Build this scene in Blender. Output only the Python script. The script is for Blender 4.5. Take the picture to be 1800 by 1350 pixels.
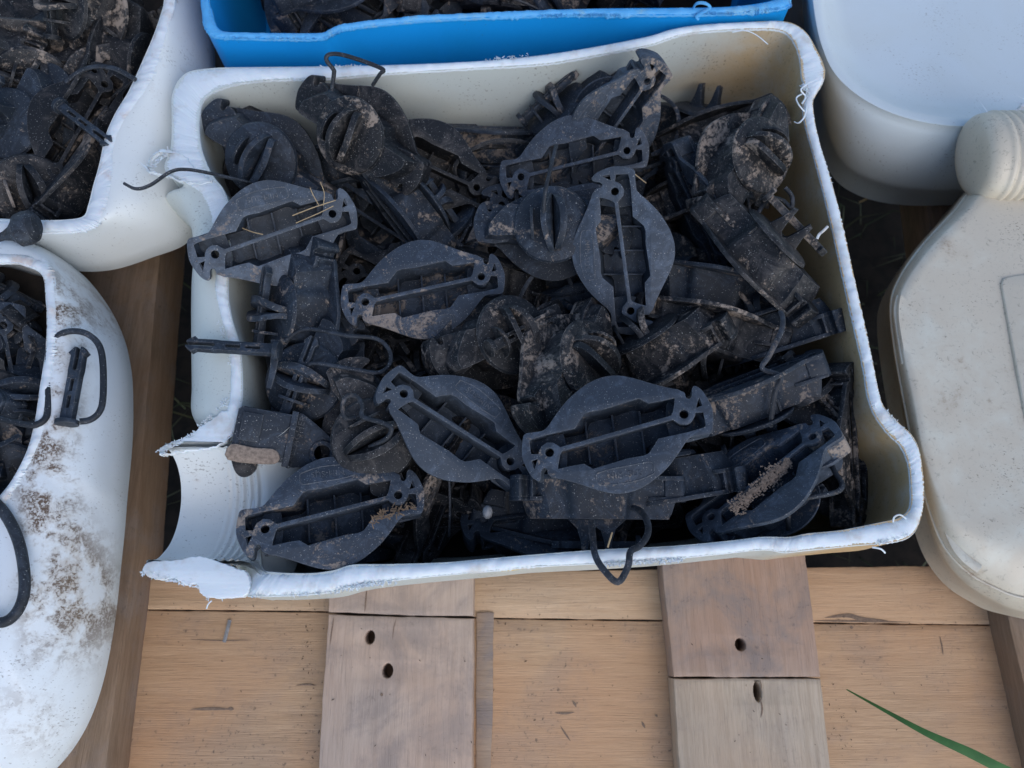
import bpy, bmesh, math, random
from mathutils import Vector, Matrix, noise
R = math.radians
rnd = random.Random(11)
for o in list(bpy.data.objects): bpy.data.objects.remove(o, do_unlink=True)
SC = bpy.context.scene
C = SC.collection

# ------------------------------------------------------------------ camera, sky, sun, exposure
ZR = 0.14                       # height of the cut rim of the middle tub above the pallet boards
CH = ZR + 0.4066                # camera height
TILT = R(19)
F = 1300.0
cam_d = bpy.data.cameras.new('camera'); cam = bpy.data.objects.new('camera', cam_d); C.objects.link(cam)
cam.location = (0, 0, CH); cam.rotation_euler = (TILT, 0, 0)
cam_d.sensor_width = 36; cam_d.lens = 36*F/1800; cam_d.clip_start = 0.01; cam_d.clip_end = 60
cam_d.dof.use_dof = True; cam_d.dof.focus_distance = 0.43; cam_d.dof.aperture_fstop = 9.0
SC.camera = cam
SUN_EL, SUN_AZ = R(42), R(152)
w = bpy.data.worlds.new('World'); SC.world = w; w.use_nodes = True
nt = w.node_tree
sky = nt.nodes.new('ShaderNodeTexSky'); sky.sky_type = 'NISHITA'; sky.sun_disc = False
sky.sun_elevation = SUN_EL; sky.sun_rotation = SUN_AZ; sky.air_density = 1.0; sky.dust_density = 1.2; sky.ozone_density = 1.5
nt.links.new(sky.outputs[0], nt.nodes['Background'].inputs[0]); nt.nodes['Background'].inputs[1].default_value = 0.12
sd = bpy.data.lights.new('sun', 'SUN'); sd.energy = 0.5; sd.angle = R(60); sd.color = (1, .96, .92)
so = bpy.data.objects.new('sun', sd); C.objects.link(so)
so.rotation_euler = (R(90)-SUN_EL, 0, R(180)-SUN_AZ)
SC.view_settings.view_transform = 'Standard'; SC.view_settings.look = 'None'
SC.view_settings.exposure = 0.95; SC.view_settings.gamma = 1
SC.render.engine = 'CYCLES'

# ------------------------------------------------------------------ helpers
CT, ST = math.cos(TILT), math.sin(TILT)
def at(px, py, z):
    x = (px-900)/F; y = -(py-675)/F
    d = Vector((x, y*CT+ST, y*ST-CT)); s = (z-CH)/d.z
    return Vector((0, 0, CH)) + d*s
def tag(o, label=None, cat=None, group=None, kind=None):
    if label: o['label'] = label
    if cat: o['category'] = cat
    if group: o['group'] = group
    if kind: o['kind'] = kind
    return o
def link(name, me, mat=None, parent=None):
    o = bpy.data.objects.new(name, me); C.objects.link(o)
    if mat is not None and me is not None and not me.materials: me.materials.append(mat)
    if parent is not None: o.parent = parent
    return o
def empty(name, loc=(0, 0, 0)):
    o = bpy.data.objects.new(name, None); C.objects.link(o); o.location = loc; o.empty_display_size = .01
    return o
def smooth(me, ang=32):
    me.shade_smooth(); me.set_sharp_from_angle(angle=R(ang)); return me
def mesh(name, vs, fs, ang=32, fix=False):
    me = bpy.data.meshes.new(name); me.from_pydata([tuple(v) for v in vs], [], fs); me.update()
    if fix:
        bm = bmesh.new(); bm.from_mesh(me); bmesh.ops.recalc_face_normals(bm, faces=bm.faces); bm.to_mesh(me); bm.free()
    return smooth(me, ang)
def catmull(pts, n, closed=True):
    """n samples per key segment"""
    out = []; m = len(pts); P = [Vector(p) for p in pts]
    for i in range(m if closed else m-1):
        g = (lambda k: P[k % m]) if closed else (lambda k: P[min(max(k, 0), m-1)])
        a, b, c, d = g(i-1), g(i), g(i+1), g(i+2)
        for k in range(n):
            t = k/n
            out.append(.5*((2*b)+(c-a)*t+(2*a-5*b+4*c-d)*t*t+(3*b-a-3*c+d)*t**3))
    if not closed: out.append(P[-1])
    return out
def poly2d(name, outer, holes=(), z0=0, h=1, bev=0.0, ang=30):
    cu = bpy.data.curves.new(name, 'CURVE'); cu.dimensions = '2D'; cu.fill_mode = 'BOTH'
    for loop in [outer]+list(holes):
        sp = cu.splines.new('POLY'); sp.points.add(len(loop)-1); sp.use_cyclic_u = True
        for p, q in zip(sp.points, loop): p.co = (q[0], q[1], 0, 1)
    cu.extrude = max(h/2-bev, 0); cu.bevel_depth = bev; cu.bevel_resolution = 1
    if bev: cu.offset = -bev
    o = bpy.data.objects.new('tmp', cu); C.objects.link(o)
    dg = bpy.context.evaluated_depsgraph_get(); me = bpy.data.meshes.new_from_object(o.evaluated_get(dg))
    bpy.data.objects.remove(o); bpy.data.curves.remove(cu)
    bm = bmesh.new(); bm.from_mesh(me); bmesh.ops.remove_doubles(bm, verts=bm.verts, dist=1e-7)
    bmesh.ops.translate(bm, verts=bm.verts, vec=(0, 0, z0+h/2)); bmesh.ops.recalc_face_normals(bm, faces=bm.faces)
    bm.to_mesh(me); bm.free(); me.materials.clear(); me.name = name
    return smooth(me, ang)
def joined(name, mats_meshes, ang=30):
    bm = bmesh.new()
    for me, M in mats_meshes:
        m2 = me.copy(); m2.transform(M); bm.from_mesh(m2); bpy.data.meshes.remove(m2)
    me = bpy.data.meshes.new(name); bm.to_mesh(me); bm.free(); return smooth(me, ang)
I4 = Matrix.Identity(4)
def circ(cx, cy, r, n=20, r2=None, a0=0, a1=360):
    r2 = r2 or r
    return [(cx+r*math.cos(R(a0+(a1-a0)*i/n)), cy+r2*math.sin(R(a0+(a1-a0)*i/n))) for i in range(n)]
def loft(name, rings, cap0=False, cap1=False, closed=True, ang=40, fix=True):
    n = len(rings[0]); vs = [v for r in rings for v in r]; fs = []
    for k in range(len(rings)-1):
        for i in range(n if closed else n-1):
            j = (i+1) % n; fs.append((k*n+i, k*n+j, (k+1)*n+j, (k+1)*n+i))
    if cap0: fs.append(tuple(range(n))[::-1])
    if cap1: fs.append(tuple(range((len(rings)-1)*n, len(rings)*n)))
    return mesh(name, vs, fs, ang, fix)
def sweep(name, path, w, h=None, n=8, ref=None, taper=None, sub=6, closed=False):
    h = h or w; P = catmull(path, sub, closed) if sub > 1 else [Vector(p) for p in path]
    rings = []; ref = Vector(ref or (0, 0, 1)); m = len(P)
    for i, p in enumerate(P):
        t = (P[(i+1) % m]-P[i-1]) if closed else (P[min(i+1, m-1)]-P[max(i-1, 0)])
        t.normalize(); s = t.cross(ref)
        if s.length < 1e-3: s = t.cross(Vector((1, 0, 0)))
        s.normalize(); u = s.cross(t); k = taper(i/(m-1)) if taper else 1
        rings.append([p+s*math.cos(2*math.pi*(a+.5)/n)*w*k+u*math.sin(2*math.pi*(a+.5)/n)*h*k for a in range(n)])
    if closed: rings.append(rings[0]); return loft(name, rings, ang=50)
    return loft(name, rings, True, True, ang=50)
def box(name, x0, x1, y0, y1, z0, z1, bev=0.0004):
    return poly2d(name, [(x0, y0), (x1, y0), (x1, y1), (x0, y1)], (), z0, z1-z0, bev)

# ------------------------------------------------------------------ materials
def newmat(name):
    m = bpy.data.materials.new(name); m.use_nodes = True; t = m.node_tree
    return m, t, t.nodes, t.links, t.nodes['Principled BSDF']
def N_(ns, typ, **kw):
    n = ns.new(typ)
    for k, v in kw.items(): setattr(n, k, v)
    return n
def noise_n(ns, ls, vec, scale, detail=5, rough=.6, dist=0):
    n = ns.new('ShaderNodeTexNoise'); n.inputs['Scale'].default_value = scale; n.inputs['Detail'].default_value = detail
    n.inputs['Roughness'].default_value = rough; n.inputs['Distortion'].default_value = dist; ls.new(vec, n.inputs['Vector']); return n.outputs['Fac']
def ramp(ns, ls, fac, a, b, c0=0, c1=1):
    r = ns.new('ShaderNodeMapRange'); r.inputs[1].default_value = a; r.inputs[2].default_value = b
    r.inputs[3].default_value = c0; r.inputs[4].default_value = c1; r.interpolation_type = 'SMOOTHSTEP'; ls.new(fac, r.inputs[0]); return r.outputs[0]
def mix(ns, ls, fac, a, b, mode='MIX'):
    m = ns.new('ShaderNodeMix'); m.data_type = 'RGBA'; m.blend_type = mode
    for idx, v in ((6, a), (7, b)):
        if isinstance(v, tuple): m.inputs[idx].default_value = (*v, 1)
        else: ls.new(v, m.inputs[idx])
    if isinstance(fac, float): m.inputs[0].default_value = fac
    else: ls.new(fac, m.inputs[0])
    return m.outputs[2]
def mth(ns, ls, op, a, b=0.0):
    m = ns.new('ShaderNodeMath'); m.operation = op; m.use_clamp = False
    for i, v in enumerate((a, b)):
        if isinstance(v, (int, float)): m.inputs[i].default_value = v
        else: ls.new(v, m.inputs[i])
    return m.outputs[0]
def bump(ns, ls, h, bs, strength, dist):
    b = ns.new('ShaderNodeBump'); b.inputs['Strength'].default_value = strength; b.inputs['Distance'].default_value = dist
    ls.new(h, b.inputs['Height']); ls.new(b.outputs[0], bs.inputs['Normal'])

def black_plastic(name, base, film=(.014, .018, .024), dust=(.27, .22, .18), lo=.60, hi=.70, amt=.85, rough=.46):
    m, t, ns, ls, bs = newmat(name)
    tc = ns.new('ShaderNodeTexCoord'); oi = ns.new('ShaderNodeObjectInfo')
    ad = N_(ns, 'ShaderNodeVectorMath', operation='MULTIPLY_ADD'); ls.new(oi.outputs['Location'], ad.inputs[0]); ad.inputs[1].default_value = (7, 9, 11); ls.new(tc.outputs['Object'], ad.inputs[2])
    v = ad.outputs[0]
    n1 = noise_n(ns, ls, v, 50, 9, .74, .9); n2 = noise_n(ns, ls, v, 420, 5, .7); n3 = noise_n(ns, ls, v, 1300, 2, .5); n4 = noise_n(ns, ls, v, 14, 2, .5)
    # per-thing amount of dried mud
    per = ramp(ns, ls, oi.outputs['Random'], 0, 1, -.06, .06)
    f = mth(ns, ls, 'ADD', n1, mth(ns, ls, 'MULTIPLY', mth(ns, ls, 'SUBTRACT', n2, .5), .45))
    f = mth(ns, ls, 'ADD', f, mth(ns, ls, 'MULTIPLY', mth(ns, ls, 'SUBTRACT', n4, .5), .5))
    f = mth(ns, ls, 'ADD', f, per)
    mask = ramp(ns, ls, f, lo, hi, 0, amt)
    haze = ramp(ns, ls, mth(ns, ls, 'ADD', mth(ns, ls, 'MULTIPLY', noise_n(ns, ls, v, 85, 9, .8, 1.2), .75), mth(ns, ls, 'MULTIPLY', n4, .25)), .46, .62, 0, .85)
    col = mix(ns, ls, haze, base, tuple(c*1.8+d for c, d in zip(base, film)))
    col = mix(ns, ls, mask, col, dust)
    bv = ns.new('ShaderNodeBevel'); bv.samples = 4; bv.inputs['Radius'].default_value = .0007; ge = ns.new('ShaderNodeNewGeometry')
    dp = N_(ns, 'ShaderNodeVectorMath', operation='DOT_PRODUCT'); ls.new(bv.outputs[0], dp.inputs[0]); ls.new(ge.outputs['Normal'], dp.inputs[1])
    wear = mth(ns, ls, 'MULTIPLY', ramp(ns, ls, dp.outputs['Value'], .80, .985, 1, 0), ramp(ns, ls, n2, .38, .6, .1, .75))
    col = mix(ns, ls, wear, col, (.20, .20, .20))
    spk = ramp(ns, ls, n3, .67, .72, 0, .85); col = mix(ns, ls, spk, col, (.36, .36, .35))
    ls.new(col, bs.inputs['Base Color'])
    ls.new(ramp(ns, ls, mask, 0, 1, rough+.1, .95), bs.inputs['Roughness'])
    bs.inputs['Specular IOR Level'].default_value = .27
    h = mth(ns, ls, 'ADD', mth(ns, ls, 'MULTIPLY', mask, 1.2), mth(ns, ls, 'MULTIPLY', n2, .5))
    bump(ns, ls, h, bs, .5, .0006)
    return m
M_BLK = black_plastic('weathered_black_plastic', (.015, .0205, .029))
M_MID = black_plastic('dusty_skylit_black_plastic', (.030, .039, .053), lo=.60, hi=.70, amt=.85)  # same plastic, base lifted bluish to paint in sky reflection on upturned plates
M_CLEAN = black_plastic('scuffed_skylit_black_plastic', (.036, .047, .063), lo=.68, hi=.80, amt=.7)  # sky reflection put into the base colour here too, with less dust
M_BLK2 = black_plastic('muddy_black_plastic', (.006, .0075, .010), film=(.050, .043, .037), lo=.575, hi=.68, amt=.9)  # muddy, and base also darkened to paint in the shade of side faces
M_STRAP = black_plastic('black_strap_plastic', (.016, .019, .024), lo=.6, hi=.8, amt=.5)

def white_plastic(name, base, stain=None, specks=.62, sp_amt=.55, patch=None, rough=.38, stain_axis=None, sss=.12, band=False):
    m, t, ns, ls, bs = newmat(name)
    tc = ns.new('ShaderNodeTexCoord'); v = tc.outputs['Object']
    big = noise_n(ns, ls, v, 11, 5, .6, .5); mid = noise_n(ns, ls, v, 60, 6, .65, .3); fine = noise_n(ns, ls, v, 330, 5, .7, .6)
    col = mix(ns, ls, ramp(ns, ls, big, .3, .75, 0, .6), base, tuple(c*k for c, k in zip(base, (.93, .90, .84))))
    if stain is not None:
        f = ramp(ns, ls, mth(ns, ls, 'ADD', mth(ns, ls, 'MULTIPLY', big, .6), mth(ns, ls, 'MULTIPLY', mid, .5)), .30, .60, .5, 1.0)
        if stain_axis:
            sx = ns.new('ShaderNodeSeparateXYZ'); ls.new(v, sx.inputs[0])
            f = mth(ns, ls, 'MULTIPLY', f, ramp(ns, ls, mth(ns, ls, 'ADD', sx.outputs[0], mth(ns, ls, 'MULTIPLY', mth(ns, ls, 'SUBTRACT', big, .5), .12)), stain_axis[0], stain_axis[1], .10, 1))
        col = mix(ns, ls, f, col, stain)
        col = mix(ns, ls, mth(ns, ls, 'MULTIPLY', f, ramp(ns, ls, fine, .55, .75, 0, .7)), col, tuple(c*.35 for c in stain))
    if patch is not None:
        f2 = ramp(ns, ls, mth(ns, ls, 'ADD', mth(ns, ls, 'MULTIPLY', mid, .5), mth(ns, ls, 'MULTIPLY', noise_n(ns, ls, v, 19, 3, .5, 1.0), .5)), patch[1], patch[1]+.12, 0, .75)
        col = mix(ns, ls, mth(ns, ls, 'MULTIPLY', f2, ramp(ns, ls, fine, .38, .62, .15, 1)), col, patch[0])
    if band:
        sx = ns.new('ShaderNodeSeparateXYZ'); ls.new(v, sx.inputs[0])
        xx = mth(ns, ls, 'ADD', sx.outputs[0], mth(ns, ls, 'MULTIPLY', sx.outputs[1], .155))
        for cx, wd_, y0, y1, am in ((.249, .019, -.03, .235, 1.0), (.238, .012, -.02, .07, .9), (.262, .016, -.07, -.01, .8)):
            dd = mth(ns, ls, 'ABSOLUTE', mth(ns, ls, 'ADD', xx, mth(ns, ls, 'ADD', mth(ns, ls, 'MULTIPLY', mth(ns, ls, 'SUBTRACT', big, .5), .02), cx)))
            bd = ramp(ns, ls, dd, wd_*.25, wd_, 1, 0)
            yy = mth(ns, ls, 'MULTIPLY', ramp(ns, ls, sx.outputs[1], y0, y0+.05, 0, 1), ramp(ns, ls, sx.outputs[1], y1-.05, y1, 1, 0))
            sm = mth(ns, ls, 'MULTIPLY', mth(ns, ls, 'MULTIPLY', bd, yy), ramp(ns, ls, mid, .38, .56, .15, am))
            col = mix(ns, ls, mth(ns, ls, 'MULTIPLY', sm, .55), col, (.36, .28, .19))
            col = mix(ns, ls, mth(ns, ls, 'MULTIPLY', sm, ramp(ns, ls, mth(ns, ls, 'ADD', mth(ns, ls, 'MULTIPLY', fine, .45), mth(ns, ls, 'MULTIPLY', mid, .55)), .46, .56, 0, 1)), col, (.10, .06, .035))
            col = mix(ns, ls, mth(ns, ls, 'MULTIPLY', ramp(ns, ls, noise_n(ns, ls, v, 700, 3, .6), .40, .52, .8, 0), sm), col, (.60, .60, .57))
    mp = ns.new('ShaderNodeMapping'); mp.inputs['Scale'].default_value = (1, 1.7, 1); mp.inputs['Rotation'].default_value = (0, 0, .5); ls.new(v, mp.inputs[0])
    sp = noise_n(ns, ls, mp.outputs[0], 520, 3, .6); dens = noise_n(ns, ls, v, 30, 3, .5)
    s = mth(ns, ls, 'ADD', sp, mth(ns, ls, 'MULTIPLY', mth(ns, ls, 'SUBTRACT', dens, .5), .35))
    col = mix(ns, ls, ramp(ns, ls, s, specks, specks+.06, 0, sp_amt), col, (.10, .075, .055))
    ls.new(col, bs.inputs['Base Color']); bs.inputs['Roughness'].default_value = rough
    bs.inputs['Subsurface Weight'].default_value = sss; bs.inputs['Subsurface Scale'].default_value = .004
    bs.inputs['Subsurface Radius'].default_value = (1, .9, .8)
    bump(ns, ls, mth(ns, ls, 'ADD', mid, mth(ns, ls, 'MULTIPLY', fine, .4)), bs, .25, .0008)
    return m
M_TUB = white_plastic('milky_white_plastic', (.55, .61, .59), (.52, .365, .185), .64, .5, None, stain_axis=(.11, .20))
M_TUBL = white_plastic('milky_white_plastic_worn', (.68, .71, .70), None, .66, .5, ((.36, .27, .19), .565))
M_DIRTY = white_plastic('muddy_white_plastic', (.68, .73, .76), None, .64, .5, ((.21, .145, .085), .72), band=True)
M_CREAM = white_plastic('cream_plastic', (.66, .70, .62), (.52, .46, .36), .665, .6, ((.30, .22, .15), .58))
M_GREY = white_plastic('cool_white_plastic', (.54, .60, .625), None, .66, .5, ((.36, .31, .28), .62))
def cut_mat(name, base, dirt):
    m, t, ns, ls, bs = newmat(name); v = ns.new('ShaderNodeTexCoord').outputs['Object']
    f = noise_n(ns, ls, v, 700, 4, .7); g = noise_n(ns, ls, v, 60, 5, .6)
    col = mix(ns, ls, ramp(ns, ls, g, .5, .72, 0, .6), base, dirt); ls.new(col, bs.inputs['Base Color']); bs.inputs['Roughness'].default_value = .6
    bs.inputs['Subsurface Weight'].default_value = .1; bs.inputs['Subsurface Scale'].default_value = .003
    bump(ns, ls, mth(ns, ls, 'ADD', f, mth(ns, ls, 'MULTIPLY', g, 2)), bs, .3, .0006); return m
M_CUT = cut_mat('freshly_cut_white_plastic', (.66, .71, .73), (.47, .42, .35))
M_CUTD = cut_mat('weathered_cut_plastic', (.62, .66, .68), (.42, .29, .21))
M_BLUE = white_plastic('bright_blue_plastic', (.006, .27, .68), None, .68, .35, ((.09, .24, .42), .66), rough=.4, sss=0.0)
M_BLUEC = cut_mat('cut_blue_plastic', (.08, .36, .68), (.26, .42, .44))
M_YEL = cut_mat('yellow_sticker', (.75, .48, .04), (.6, .4, .05))

def wood(name, c1, c2, along, scale=1.0, grey=.3, stain=.4, seed=0.0):
    c2 = tuple(x*.8 for x in c2)
    m, t, ns, ls, bs = newmat(name); tc = ns.new('ShaderNodeTexCoord')
    mp = ns.new('ShaderNodeMapping'); ls.new(tc.outputs['Object'], mp.inputs[0])
    mp.inputs['Scale'].default_value = (.07, 1, 1) if along == 'x' else (1, .07, 1); mp.inputs['Location'].default_value = (seed, seed*1.7, 0)
    g = noise_n(ns, ls, mp.outputs[0], 330*scale, 9, .72, .6); g2 = noise_n(ns, ls, mp.outputs[0], 60*scale, 4, .55, 1.6); mpf = ns.new('ShaderNodeMapping'); ls.new(mp.outputs[0], mpf.inputs[0]); mpf.inputs['Scale'].default_value = (.35, 1, 1) if along == 'x' else (1, .35, 1)
    fine = noise_n(ns, ls, mpf.outputs[0], 1500, 4, .7, .3)
    mp2 = ns.new('ShaderNodeMapping'); ls.new(tc.outputs['Object'], mp2.inputs[0]); mp2.inputs['Location'].default_value = (seed*3, 2, seed)
    bl = noise_n(ns, ls, mp2.outputs[0], 22, 7, .65, .4); bl2 = noise_n(ns, ls, mp2.outputs[0], 8, 3, .5, .3); spk = noise_n(ns, ls, mp2.outputs[0], 260, 4, .7)
    col = mix(ns, ls, ramp(ns, ls, mth(ns, ls, 'ADD', mth(ns, ls, 'MULTIPLY', g, .6), mth(ns, ls, 'MULTIPLY', g2, .4)), .3, .7), c1, c2)
    col = mix(ns, ls, ramp(ns, ls, bl2, .38, .68, 0, .45), col, tuple(a*b for a, b in zip(c1, (.92, .74, .62))))
    col = mix(ns, ls, ramp(ns, ls, bl, .44, .66, 0, min(1, grey*1.35)), col, (.25, .21, .19))
    d = mth(ns, ls, 'MULTIPLY', ramp(ns, ls, spk, .56, .70, 0, 1), ramp(ns, ls, bl, .46, .62, 0, stain))
    col = mix(ns, ls, d, col, (.085, .07, .06))
    streak = ramp(ns, ls, fine, .54, .70, 0, .5); col = mix(ns, ls, streak, col, tuple(c*.4 for c in c1))
    ls.new(col, bs.inputs['Base Color']); bs.inputs['Roughness'].default_value = .78
    bs.inputs['Specular IOR Level'].default_value = .25
    bump(ns, ls, mth(ns, ls, 'ADD', g, mth(ns, ls, 'MULTIPLY', fine, 1.5)), bs, .55, .0007); return m
M_WO1 = wood('orange_pine_board', (.59, .39, .235), (.55, .35, .20), 'x', 1, .16, .8)
M_WO2 = wood('pale_pine_board', (.63, .45, .29), (.60, .40, .235), 'x', .8, .08, .4, 3.1)
M_WP1 = wood('pinkish_grey_plank', (.56, .445, .36), (.51, .395, .31), 'y', 1, .4, .25, 5.2)
M_WP2 = wood('brown_grey_plank', (.46, .335, .26), (.42, .285, .20), 'y', 1, .6, .5, 8.3)
M_WP3 = wood('sun_bleached_plank', (.55, .45, .34), (.50, .39, .28), 'y', 1.5, .22, .3, 1.3)
M_WB = wood('brown_plywood_beam', (.30, .215, .15), (.18, .125, .08), 'y', 1.4, .35, .5, 6.6)
M_WG = wood('greyed_timber', (.44, .33, .24), (.38, .28, .20), 'x', 1.2, .7, .4, 9.9)
def simple(name, col, rough=.8, col2=None, sc=200):
    m, t, ns, ls, bs = newmat(name); v = ns.new('ShaderNodeTexCoord').outputs['Object']
    c = mix(ns, ls, ramp(ns, ls, noise_n(ns, ls, v, sc, 5, .6), .35, .7), col, col2 or tuple(x*.6 for x in col)); ls.new(c, bs.inputs['Base Color'])
    bs.inputs['Roughness'].default_value = rough; return m
M_SOIL = simple('dark_damp_soil', (.022, .016, .012), 1, (.008, .006, .005), 90)
M_GRASSD = simple('dark_grass', (.035, .05, .018), .7, (.07, .065, .03), 60)  # dull dark green mottled with brown
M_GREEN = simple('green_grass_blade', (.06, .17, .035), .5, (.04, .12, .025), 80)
M_STRAW = simple('dry_straw', (.42, .31, .17), .8, (.3, .21, .12), 400)
M_NAIL = simple('rusty_nail', (.09, .06, .045), .7)
M_SHAV = simple('wood_shavings', (.17, .11, .065), .9)
M_FLUFF = simple('grey_fluff', (.28, .28, .28), 1)
M_MUD = simple('dried_mud', (.26, .2, .155), 1, (.13, .10, .08), 500)

# ------------------------------------------------------------------ ground
me = bpy.data.meshes.new('ground'); bm = bmesh.new()
bmesh.ops.create_grid(bm, x_segments=90, y_segments=90, size=1.0)
for v_ in bm.verts:
    if max(abs(v_.co.x), abs(v_.co.y)) > .99: v_.co.xy *= 20
    v_.co.z = -.14 + .012*noise.noise(v_.co*9) + .006*noise.noise(v_.co*31)
bm.to_mesh(me); bm.free(); smooth(me, 180)
tag(link('ground', me, M_SOIL), kind='structure')
vs, fs = [], []
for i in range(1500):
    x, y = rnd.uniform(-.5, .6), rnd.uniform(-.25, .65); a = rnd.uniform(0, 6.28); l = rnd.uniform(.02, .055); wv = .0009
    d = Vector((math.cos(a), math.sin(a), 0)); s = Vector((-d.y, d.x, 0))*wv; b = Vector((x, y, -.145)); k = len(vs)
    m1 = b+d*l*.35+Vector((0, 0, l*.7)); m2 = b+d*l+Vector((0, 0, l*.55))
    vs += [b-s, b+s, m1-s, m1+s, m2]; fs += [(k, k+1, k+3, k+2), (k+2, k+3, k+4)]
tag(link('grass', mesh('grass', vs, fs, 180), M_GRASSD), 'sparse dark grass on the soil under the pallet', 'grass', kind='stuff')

# ------------------------------------------------------------------ wooden pallet
pal = empty('wooden_pallet', at(900, 1200, 0))
tag(pal, 'wooden pallet of orange cross boards and greyer lengthwise planks under the tubs', 'pallet')
def plank(name, px, ztop, th, mat, label=None, nails=(), bev=.0011):
    pts = [at(x, y, ztop) for x, y in px]; holes = []
    for (x, y, rx, ry) in nails:
        c = at(x, y, ztop); holes.append([(c.x+a, c.y+b) for a, b in circ(0, 0, rx, 12, ry)])
    edge = []
    for i, p in enumerate(pts):
        q = pts[(i+1) % len(pts)]; k = max(1, int((q-p).length/.004)); nr = Vector((-(q-p).y, (q-p).x, 0)).normalized()
        for j in range(k):
            r_ = p.lerp(q, j/k)
            if j: r_ = r_+nr*(.0005*noise.noise(r_*45)+.0003*noise.noise(r_*260))
            edge.append(r_)
    me = poly2d(name, [(p.x, p.y) for p in edge], holes, ztop-th, th, bev, 40)
    o = link(name, me, mat); o.parent = pal; o.matrix_parent_inverse = Matrix.Translation(-pal.location)
    if label: o['label'] = label
    for (x, y, rx, ry) in nails:
        c = at(x, y, ztop); n_ = link('nail', poly2d('nail', circ(c.x, c.y, rx*.8, 10, ry*.8), (), ztop-.010, .0055, .0008), M_NAIL); n_.parent = o; n_.matrix_parent_inverse = Matrix.Translation(-pal.location)
    return o
plank('board', [(150, 1020), (560, 1012), (1000, 1003), (2000, 990), (2000, 1101), (1430, 1094), (1162, 1090), (870, 1086), (560, 1074), (150, 1070)], 0, .018, M_WO2, 'pale pine cross board nearest the white tub')
plank('board', [(150, 1072), (560, 1076.5), (870, 1088), (1160, 1092), (1430, 1096), (2000, 1103), (2000, 1420), (100, 1420)], 0.0, .018, M_WO1, 'wide orange cross board at the front')
plank('stain_strip', [(838, 1077), (868, 1077), (866, 1230), (861, 1420), (836, 1420)], .0012, .0011, M_WG, 'narrow grey stained strip beside the left plank', bev=.0002)  # thin grey sheet laid on the board to stand for an old stain
plank('plank', [(592, 700), (832, 700), (832, 1083), (705, 1081), (577, 1076)], .02, .0195, M_WP1)
plank('plank', [(577, 1079.5), (705, 1084.5), (832, 1087), (831, 1230), (830, 1420), (556, 1420), (566, 1230)], .02, .0195, M_WP1, 'pinkish grey plank with two nail holes', [(650, 1120, .0034, .0046), (681, 1179, .0037, .0047)])
plank('plank', [(1150, 700), (1385, 700), (1416, 975), (1443, 1190), (1184, 1190), (1164, 1000)], .02, .0195, M_WP2, None, [(1302, 1133, .0037, .0042)])
plank('plank', [(1184, 1193), (1443, 1193), (1468, 1420), (1198, 1420)], .02, .0195, M_WP3, 'sun bleached end of the right plank with a long nail slot', [(1332, 1216, .0028, .0064)])
plank('beam', [(60, 300), (296, 300), (270, 560), (237, 960), (192, 1300), (178, 1420), (20, 1420)], .03, .044, M_WB, 'brown plywood edged beam running along the left side')
plank('beam', [(1612, 250), (1840, 250), (1990, 1000), (2040, 1420), (1850, 1420), (1772, 1085), (1640, 440)], .022, .04, M_WB, 'brown beam under the cream jerry can')
plank('plank', [(1378, -60), (1440, -60), (1440, 80), (1384, 80)], .04, .018, M_WP2)
plank('board', [(1290, -400), (2100, -400), (2100, 90), (1290, 110)], -.001, .018, M_WO1)

M_MARK = simple('dark_wood_mark', (.16, .11, .08), .9, (.26, .18, .12), 900)  # dark tone for thin slivers drawn as cracks, nail holes, scratches and knots
def mark(name, px, w_, zt, label=None):
    o = link(name, sweep(name, [at(x, y, zt) for x, y in px], w_, .00012, 6, taper=lambda t: max(.08, math.sin(math.pi*min(1, max(0, t))))), M_MARK); o.parent = pal; o.matrix_parent_inverse = Matrix.Translation(-pal.location)
for px, w_ in [([(335,1247),(370,1246),(410,1247)], .0011), ([(400,1246),(406,1246),(411,1247)], .0013), ([(335,1124),(390,1126),(440,1125)], .0004), ([(975,1253),(992,1254),(1010,1252)], .0008), ([(1006,1232),(1010,1237),(1013,1243)], .001), ([(985,1276),(994,1290),(1003,1303)], .0007),
               ([(1494,1102),(1497,1103),(1500,1103)], .0012), ([(1652,1118),(1656,1135),(1658,1152)], .0005), ([(1152,1256),(1154,1258),(1156,1260)], .0009), ([(1128,1268),(1131,1274),(1134,1280)], .001), ([(520,1205),(540,1203),(556,1205)], .0007)]: mark('dark_mark', px, w_, .0003)
for px, w_ in [([(1450,1086),(1490,1082),(1515,1088),(1560,1091)], .0018), ([(1430,1091),(1500,1092),(1600,1094)], .0007), ([(700,1040),(702,1060),(701,1080)], .0004)]: mark('knot', px, w_, .0003)
for px, w_ in [([(645,1034),(643,1055),(641,1077)], .0006), ([(587,1083),(583,1110),(580,1135)], .0005), ([(697,1086),(692,1105),(690,1125)], .0003), ([(670,1218),(671,1221),(672,1224)], .0011), ([(1336,1194),(1338,1205),(1339,1216)], .0005), ([(1335,1225),(1340,1245),(1337,1262)], .0006)]: mark('split', px, w_, .0203)

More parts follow.
